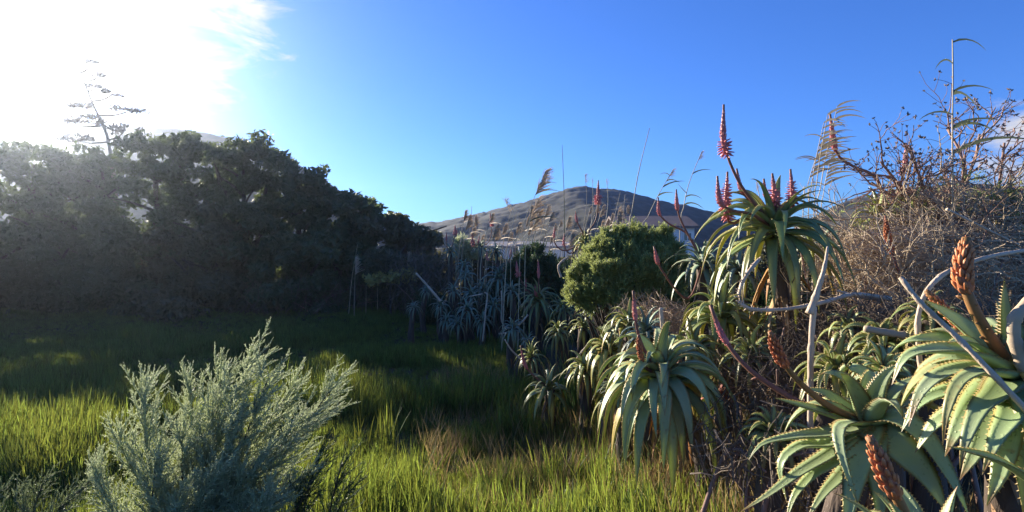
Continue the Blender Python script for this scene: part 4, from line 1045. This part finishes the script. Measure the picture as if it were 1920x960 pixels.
branch_tangle('dark leafless shrub in the shade under the long bent stalk', 1600, 4.2, [(1480, 600, 0), (1530, 640, -.2), (1580, 590, .1), (1640, 600, -.1), (1500, 690, -.2)], 503, 'twig_shade')

# single dry stalks
def dry_stalk(label, pts, d, r0, r1, m='straw', name='dry_stalk', rough=0):
    r = np.random.default_rng(int(pts[0][0]))
    q = spline([P(x, y, d + dd) for x, y, dd in pts], 22)
    root = np.array(q[0])
    n = len(q); rad = np.linspace(r0, r1, n) * (1 + .06 * r.normal(size=n)); rad[::5] *= 1.18
    V, F = tube(q - root, rad, 9)
    b = MB(); b.add(V, F)
    if rough:       # spent flower stubs along it
        k = r.integers(2, n - 1, rough); dr = norm(r.normal(size=(rough, 3)) + norm(q[-1] - q[0]))
        V, F = stamp(FLORET, FLORET_F, frames(dr, r.random(rough) * 6), q[k] + (q[np.minimum(k + 1, n - 1)] - q[k]) * r.random((rough, 1)) - root, .016 + .012 * r.random(rough)); b.add(V, F)
    o = b.build(name, M[m]); o.location = root
    tag(o, label, 'stalk', 'dry stalks among the aloes')
    return o
dry_stalk('pale straight dry stalk standing upright before the dark bank', [(1520, 860, 0), (1519, 740, 0), (1521, 640, 0), (1526, 575, 0)], 3.0, .011, .011)
dry_stalk('upper bent over piece of the pale standing dry stalk', [(1517, 588, -.02), (1532, 548, -.02), (1546, 500, -.02), (1552, 462, -.01)], 3.0, .015, .004)
dry_stalk('hooked dry stalk arching over towards the tall orange bud', [(1730, 722, 0), (1722, 650, 0), (1722, 590, 0), (1738, 545, .0), (1772, 512, .02), (1820, 492, .05), (1870, 478, .1), (1935, 468, .15)], 2.25, .0072, .006)
dry_stalk('long straight dry stalk slanting across the broad leaved aloe', [(1930, 775, -.1), (1860, 700, -.06), (1790, 628, 0), (1728, 570, .05), (1688, 520, .1)], 1.75, .0068, .0055)
dry_stalk('long bent dead flower stalk lying across below the tall aloe', [(1668, 560, .15), (1600, 552, .1), (1540, 568, .05), (1470, 580, 0), (1410, 580, -.05), (1388, 568, -.05), (1386, 545, -.05), (1400, 515, -.05), (1424, 485, 0)], 3.7, .012, .008, rough=90)
dry_stalk('thick white dead branch on the twig mat', [(1655, 562, 0), (1610, 556, 0), (1570, 545, 0)], 3.9, .013, .005)
dry_stalk('grey dead log lying behind the curling small aloe', [(1750, 636, 0), (1690, 628, 0), (1620, 616, .05)], 2.9, .016, .012, 'twig')
dry_stalk('thick curled grey stem at the edge beside the broad aloe', [(1935, 720, 0), (1908, 660, 0), (1902, 600, 0), (1935, 560, 0)], 1.85, .014, .013, 'twig')
dry_stalk('thin pale branch crossing the upper twig tangle', [(1775, 392, 0), (1840, 425, 0), (1912, 460, 0)], 4.2, .007, .006, 'straw')
dry_stalk('short cut pale stalk standing above the draping aloe', [(1246, 650, 0), (1242, 612, 0), (1239, 577, 0)], 4.2, .011, .011)
dry_stalk('pale dead branch slanting out of the shaded aloes', [(826, 565, 0), (805, 540, 0), (780, 512, 0)], 12.2, .022, .014)
dry_stalk('thin bent dead stalk hanging under the dark rounded aloe', [(905, 640, 0), (911, 580, 0), (913, 550, 0), (900, 552, 0), (880, 556, 0)], 11.5, .012, .01)
dry_stalk('dead stalk curving out of the half lit aloe to the ground', [(990, 590, 0), (975, 608, 0), (955, 622, 0), (935, 626, 0)], 10.6, .013, .009)
dry_stalk('thin dead stalk hanging below the dark rounded aloe', [(940, 545, 0), (941, 575, 0), (940, 600, 0), (947, 614, 0)], 11.8, .011, .008)
dry_stalk('pale dry stalk slanting over the strap leaf plant', [(1060, 710, 0), (1082, 672, 0), (1105, 642, 0)], 6.6, .01, .008)
dry_stalk('thin pale stalk leaning at the lawn edge beside small aloes', [(975, 672, 0), (958, 655, 0), (946, 636, 0)], 7.4, .009, .006)
dry_stalk('pale curved dead stem beside the hill aloe', [(1052, 520, 0), (1047, 500, 0), (1056, 488, 0), (1066, 482, 0)], 8.8, .014, .01)

# ------------------------------------------------------------------ reeds
def blade(b, root, p0, d0, L, W, g, r, wind=0.5, m=7):
    d = norm(d0); p = [np.array(p0)]; ds = L / (m - 1)
    for k in range(1, m):
        d = norm(d + np.array([wind * .30, 0, -g / (m - 1)])); p.append(p[-1] + d * ds)
    p = np.array(p); t = norm(np.gradient(p, axis=0)); sd = norm(np.cross(t, [0.1, -1.0, .25])); s = np.linspace(0, 1, m)
    w = W * np.minimum(1, .5 + 3 * s) * (1 - s) ** .7 + .0006
    V = np.stack([p - sd * w[:, None] * .5, p + np.cross(sd, t) * w[:, None] * .12, p + sd * w[:, None] * .5], 1).reshape(-1, 3)
    i = np.arange(m - 1)[:, None] * 3 + np.arange(2)[None]
    b.add(local(V, root), np.stack([i, i + 1, i + 4, i + 3], -1).reshape(-1, 4))
def reed(label, pts, d, rad=.007, leaves=(), plume=0, seed=0, stem='reed', leaf='reed_leaf', group='reeds rising from the bank', nplume=110):
    """pts: pixels from foot to tip; leaves: (fraction, length m, side sign, droop)"""
    r = np.random.default_rng(2000 + seed)
    q = spline([P(x, y, d) for x, y in pts], 18)
    g = float(ground_z(q[0][0], d * DK)); vis = np.linalg.norm(q[-1] - q[0])
    if q[0][2] > g: q = spline([np.array([q[0][0] - (q[4][0] - q[0][0]) * .6, d * DK, g])] + list(q[::3]) + [q[-1]], 20)
    vis = min(1.0, vis / np.linalg.norm(q[-1] - q[0]))
    root = thing('reed', q[0], label, 'reed', group)
    n = len(q)
    rr = np.linspace(rad, rad * .35, n); rr[::3] *= 1.15
    b = MB(); V, F = tube(local(q, root), rr, 6); b.add(V, F); b.build('stem', M[stem], root)
    for (f, L, sg, g) in leaves:
        f = 1 - (1 - f) * vis
        p0 = np.array([np.interp(f, np.linspace(0, 1, n), q[:, i]) for i in range(3)])
        b = MB(); blade(b, root, p0, np.array([sg * .8, r.normal() * .3, .75]), L, .028 * min(1, L / .35), g, r, .35 if sg > 0 else -.1); b.build('leaf', M[leaf], root)
    if plume:
        b = MB(); tip = q[-1]; tg = norm(q[-1] - q[-4])
        K = 5
        for k in range(nplume):
            f = r.random(); p0 = tip - tg * plume * (1 - f) * .75
            dd = norm(tg + np.array([.35, 0, .1]) + r.normal(size=3) * .30)
            L = plume * (.5 - .25 * f) * (.5 + .8 * r.random()); p = [p0]
            for j in range(K - 1):
                dd = norm(dd + np.array([.16, 0, -.07])); p.append(p[-1] + dd * L / (K - 1))
            V, F = tube(local(np.array(p), root), np.array([.0008, .0018, .0022, .0016, .0005]) * (plume / .35) * max(1, d / 8), 3, False); b.add(V, F)
        tag(b.build('plume', M['plume'], root, False), kind='stuff')
    return root
reed('tallest reed at the skyline with long bent leaves blown sideways', [(1786, 330), (1786, 220), (1787, 140), (1786, 74)], 4.6, .0085,
     [(.35, .34, 1, 1.6), (.36, .26, 1, 1.0), (.60, .32, 1, 1.7), (.62, .22, 1, 1.3), (.45, .2, -1, 1.6), (.82, .2, -1, 1.9), (.98, .2, 1, 2.2), (.1, .5, 1, 1.0)], 0, 1)
rr_ = np.random.default_rng(77)
for i, (x0, y0, x1, y1, lab) in enumerate([(1526, 395, 1552, 215, 'innermost reed of the windblown clump beside the curved stalk'), (1516, 390, 1545, 230, 'front reed of the windblown clump left of the dry shrub'),
        (1532, 392, 1570, 200, 'tallest reed of the windblown clump with streaming leaves'), (1506, 385, 1540, 268, 'outer short reed of the windblown clump'), (1540, 395, 1560, 290, 'rear short reed of the windblown clump')]):
    lv = [(f, rr_.uniform(.13, .26), 1, rr_.uniform(.5, 1.3)) for f in np.linspace(.45, 1, 9)] + [(rr_.uniform(.4, .8), .14, -1, 1.2)]
    reed(lab, [(x0, y0), ((x0 + x1) / 2 - 3, (y0 + y1) / 2), (x1, y1)], 5.0 + .15 * i, .0055, lv, 0, 10 + i, leaf='straw_leaf')
reed('tall bare reed rising right of the hill summit', [(1180, 430), (1196, 330), (1218, 240)], 9, .010, [], 0, 20)
reed('tall bare needle like reed over the left slope of the hill', [(1058, 470), (1058, 380), (1054, 272)], 10, .009, [], 0, 21, stem='reed_leaf')
reed('plumed reed leaning over the house roof', [(1205, 428), (1232, 370), (1262, 318)], 8.5, .008, [(.55, .28, 1, .6), (.7, .26, 1, .7), (.8, .22, 1, 1.2), (.9, .15, -1, 1.2)], .16, 22, nplume=60)
reed('tallest plumed reed left of the pink flower spikes', [(1275, 428), (1290, 350), (1316, 284)], 8.0, .008, [(.3, .25, 1, 1.7), (.4, .22, 1, 1.4), (.7, .2, 1, .8), (.45, .14, -1, -.4)], .14, 23, nplume=60)
reed('tall leaning plumed reed over the hill left of its summit', [(950, 490), (985, 410), (1022, 322)], 11, .010, [(.75, .4, 1, .9), (.85, .3, 1, .8)], .5, 24)
reed('bushy plumed reed below the leaning one', [(975, 480), (992, 420), (1010, 372)], 11, .009, [(.6, .5, 1, 1)], .5, 25, nplume=60)
reed('broad pale plume drooping in front of the hill', [(985, 470), (1000, 425), (1012, 398)], 11, .009, [], .42, 26, nplume=80)
reed('small dark plumed reed on the hill summit line', [(1090, 450), (1100, 380), (1097, 328)], 12, .008, [], .18, 27, nplume=40)
reed('thin reed crossing the hill beside the red spike', [(1132, 440), (1140, 380), (1137, 335)], 11, .008, [], .12, 28, nplume=20)
reed('thin reed left of the red spike on the hill', [(1108, 440), (1112, 370), (1110, 335)], 11, .008, [], .1, 29, nplume=20)
reed('small plumed reed over the low left end of the hill', [(958, 440), (962, 390), (946, 374)], 12, .007, [], .3, 30, nplume=40)
reed('dry reed between the pink spikes and the windblown clump', [(1420, 400), (1424, 370), (1418, 342)], 5.5, .006, [], .09, 31, nplume=40)
ONES = 'first second third fourth fifth sixth seventh eighth ninth tenth eleventh twelfth thirteenth fourteenth fifteenth sixteenth seventeenth eighteenth nineteenth'.split()
ORD = ONES + [t + ('ieth' if k == 0 else 'y-' + ONES[k - 1]) for t in ('twent', 'thirt', 'fort') for k in range(10)]
for i in range(48):
    x = 850 + 330 * (i + rr_.random() * .8) / 48; top = rr_.uniform(385, 445); ln = rr_.uniform(5, 26)
    reed(('dry plumed reed' if i % 4 else 'bare dry reed') + ', ' + ORD[i] + ' from the low end of the hill in the sunlit thicket', [(x, 500), (x + ln * .35, (500 + top) / 2), (x + ln, top)], rr_.uniform(15.0, 18.5), .014, [(rr_.uniform(.5, .8), .3, 1, 1.2)] if i % 3 else [], rr_.uniform(.2, .42) if i % 4 else 0, 40 + i, group='dry reeds of the sunlit thicket', leaf='plume', nplume=110)
for i in range(9):
    x = 640 + 190 * (i + rr_.random() * .9) / 9; top = rr_.uniform(450, 535); ln = rr_.uniform(-14, 34)
    reed(('dim plumed reed' if i % 2 else 'dim bare reed') + ' before the shaded trees, ' + ORD[i] + ' counting from the lawn side', [(x, 590), (x + ln * .35, (590 + top) / 2), (x + ln, top)], rr_.uniform(15, 17.5), .007, [], rr_.uniform(.2, .5) if i % 2 else 0, 80 + i, group='dim dry reeds before the trees', nplume=60)
for i, (x0, y0, x1, y1, lab) in enumerate([(1132, 450, 1112, 395, 'a'), (1165, 436, 1172, 365, 'b'), (1145, 436, 1163, 360, 'c')]):
    reed({'a': 'thin bare reed leaning left at the spire aloe', 'b': 'thin bare reed above the green rounded shrub', 'c': 'thin bare reed crossing the summit shoulder'}[lab], [(x0, y0), ((x0 + x1) / 2, (y0 + y1) / 2 + 2), (x1, y1)], 10, .007, [], 0, 120 + i)

# strap leaved plants
def strap_plant(label, px, py, d, Lpx, n, seed, spread=.35, W=.022):
    r = np.random.default_rng(seed)
    c = P(px, py, d); c[2] = float(ground_z(c[0], d * DK))
    root = thing('strap_leaf_plant', c, label, 'plant', 'green strap leaved plants')
    for k in range(n):
        a = r.random() * 6.28; s = spread * (.3 + r.random())
        b = MB(); L = Lpx / F0 * d * (.6 + .5 * r.random())
        p = droop(np.array([math.cos(a) * s, math.sin(a) * s, 1.0]), L, 8, .5 * r.random(), r) + c + np.array([math.cos(a), math.sin(a), 0]) * .04
        V, F, rim, age = leaf_geo(p, np.array([-math.sin(a), math.cos(a), 0.0]), W * (.7 + .6 * r.random()), .22, .08, 3, 1, 0, 0, r)
        b.add(local(V, root), F); b.build('leaf', M['strap'], root)
strap_plant('clump of upright green strap leaves between the small aloes', 1085, 740, 6.9, 150, 46, 3)
strap_plant('broad green spear leaves at the bottom edge of the bank', 1325, 1010, 2.7, 190, 9, 4, .3, .045)
strap_plant('thin upright green leaves behind the small aloe on the lawn edge', 1050, 705, 7.4, 110, 20, 5)

# ------------------------------------------------------------------ grass
def tuft(name, n, h, spread, w, seed, m, lay=0.0):
    r = np.random.default_rng(seed); b = MB()
    for k in range(n):
        a = r.random() * 6.28; rad = spread * math.sqrt(r.random())
        p0 = np.array([math.cos(a) * rad, math.sin(a) * rad, -0.01]); hh = h * (.45 + .75 * r.random())
        lean = r.normal() * .28 + .12; az = r.random() * 6.28
        d = norm(np.array([math.cos(az) * lean + .06 + lay * r.normal(), math.sin(az) * lean + lay * r.normal(), 1.0])); p = [p0]
        bend = np.array([math.cos(az), math.sin(az), 0]) * .35 * r.random() + np.array([0, 0, -.2 * r.random() - lay * .3])
        for j in range(4):
            d = norm(d + bend * .5 * j / 4); p.append(p[-1] + d * hh / 4)
        p = np.array(p); f = r.random() * 3.14; sd = np.array([math.cos(f), math.sin(f), 0])
        ww = w * (.6 + .7 * r.random()) * np.array([.8, 1, .85, .55, .06])
        V = np.stack([p - sd * ww[:, None] * .5, p + sd * ww[:, None] * .5], 1).reshape(-1, 3)
        i = np.arange(4) * 2
        b.add(V, np.stack([i, i + 1, i + 3, i + 2], -1))
    me = b.mesh(name, False); me.materials.append(M[m])
    return bpy.data.objects.new(name, me)
def scatter(name, label, tufts, pos, scl, rnd, cat=None):
    c = bpy.data.collections.new(name + '_tufts')
    for t in tufts: c.objects.link(t)
    n = len(pos)
    me = bpy.data.meshes.new(name); me.vertices.add(n); me.vertices.foreach_set('co', np.asarray(pos, np.float32).ravel())
    rot = np.zeros((n, 3), np.float32); rot[:, 2] = rnd.random(n) * 6.28; rot[:, :2] = rnd.normal(size=(n, 2)) * .08
    me.attributes.new('rot', 'FLOAT_VECTOR', 'POINT').data.foreach_set('vector', rot.ravel())
    me.attributes.new('scl', 'FLOAT', 'POINT').data.foreach_set('value', np.asarray(scl, np.float32))
    me.attributes.new('pick', 'INT', 'POINT').data.foreach_set('value', rnd.integers(0, len(tufts), n).astype(np.int32))
    me.update()
    o = link(name, me)
    ng = bpy.data.node_groups.new(name + '_scatter', 'GeometryNodeTree')
    ng.interface.new_socket('Geometry', in_out='INPUT', socket_type='NodeSocketGeometry')
    ng.interface.new_socket('Geometry', in_out='OUTPUT', socket_type='NodeSocketGeometry')
    N, L = ng.nodes, ng.links
    gi, go = N.new('NodeGroupInput'), N.new('NodeGroupOutput')
    ip = N.new('GeometryNodeInstanceOnPoints'); ci = N.new('GeometryNodeCollectionInfo')
    ci.inputs['Collection'].default_value = c; ci.inputs['Separate Children'].default_value = True; ci.inputs['Reset Children'].default_value = True
    def attr(nm, ty):
        a = N.new('GeometryNodeInputNamedAttribute'); a.data_type = ty; a.inputs['Name'].default_value = nm; return a.outputs['Attribute']
    ip.inputs['Pick Instance'].default_value = True
    L.new(gi.outputs[0], ip.inputs['Points']); L.new(ci.outputs[0], ip.inputs['Instance'])
    L.new(attr('pick', 'INT'), ip.inputs['Instance Index'])
    er = N.new('FunctionNodeEulerToRotation'); L.new(attr('rot', 'FLOAT_VECTOR'), er.inputs[0]); L.new(er.outputs[0], ip.inputs['Rotation'])
    L.new(attr('scl', 'FLOAT'), ip.inputs['Scale'])
    L.new(ip.outputs[0], go.inputs[0])
    md = o.modifiers.new('scatter', 'NODES'); md.node_group = ng
    tag(o, label, cat, None, 'stuff')
    return o
def field(n, y0, y1, xl, xr, rnd, power=1.0):
    y = y0 + (y1 - y0) * rnd.random(n) ** power
    a = xl + (xr - xl) * rnd.random(n)
    return a * y, y
rg = np.random.default_rng(314)
tufts = [tuft('grass_tuft', 24, .20, .11, .008, 400 + i, 'grass') for i in range(6)]
x, y = field(36000, 2.6, 20.5, -.78, .30, rg, 1.25)
x2, y2 = field(9000, 10, 20.8, -.78, .05, rg)
x = np.concatenate([x, x2]); y = np.concatenate([y, y2])
keep = x < np.where(y < 7, 0.55 + .05 * y, np.where(y < 12, .6 - .1 * (y - 7), -.1 - .12 * (y - 12)))
keep |= (rg.random(len(x)) < .10)
x, y = x[keep], y[keep]
patch = fbm(x * .55, y * .55, 33) * 2
tall = sstep(-.15, .35, patch)
s = (.42 + .75 * tall) * (.65 + .6 * rg.random(len(x))) * np.where(y > 8, .8, 1.0)
gap = fbm(x * 1.6, y * 1.6, 71) * 2
s = s * np.where((gap > -.2) | (y > 11), 1, .62)
scatter('grass', 'green lawn grass, rank and long near the camera', tufts, np.stack([x, y * DK, ground_z(x, y * DK)], -1), s, rg)
tall_t = [tuft('grass_tuft_long', 18, .36, .07, .008, 430 + i, 'grass') for i in range(4)]
x, y = field(2400, 4.0, 9.0, -.34, .14, rg)
pk = fbm(x * .9, y * .9, 57) * 2 + .35 * np.exp(-((x / y + .17) / .06) ** 2 - ((y - 6.5) / 1.2) ** 2)
k = pk > .08
x, y = x[k], y[k]
scatter('tall_grass', 'long sunlit grass blades standing above the lawn', tall_t, np.stack([x, y * DK, ground_z(x, y * DK)], -1), .6 + .5 * rg.random(len(x)), rg)
dry_t = [tuft('dry_grass_tuft', 24, .24, .10, .0055, 450 + i, 'grass_dry', .25) for i in range(5)]
x, y = field(2600, 3.0, 9.5, -.12, .62, rg)
k = rg.random(len(x)) < np.exp(-((x / y - .15) / .13) ** 2) * np.where(y < 6.5, 1, .6) + .14
x, y = x[k], y[k]
x2, y2 = field(3200, 2.2, 16, .30, 1.35, rg)
x = np.concatenate([x, x2]); y = np.concatenate([y, y2])
scatter('dry_grass', 'straw coloured dry grass at the foot of the aloe bank', dry_t, np.stack([x, y * DK, ground_z(x, y * DK)], -1), .55 + .6 * rg.random(len(x)), rg)

# ------------------------------------------------------------------ the air
b = MB(); V, F = box(-260, 260, -30, 220, -9, 26); b.add(V, F)
hz = b.build('haze', bpy.data.materials.new('haze_air'), None, False)
hm = hz.data.materials[0]; hm.use_nodes = True; hm.node_tree.nodes.clear()
pv = hm.node_tree.nodes.new('ShaderNodeVolumePrincipled'); ho = hm.node_tree.nodes.new('ShaderNodeOutputMaterial')
pv.inputs['Color'].default_value = (0.70, 0.80, 1.0, 1)
pv.inputs['Density'].default_value = 0.0010
pv.inputs['Anisotropy'].default_value = 0.90  # strong forward scatter, set to imitate lens veil towards the sun
hm.node_tree.links.new(pv.outputs[0], ho.inputs['Volume'])
tag(hz, 'air haze added to stand in for the lens veil near the sun', None, None, 'stuff')
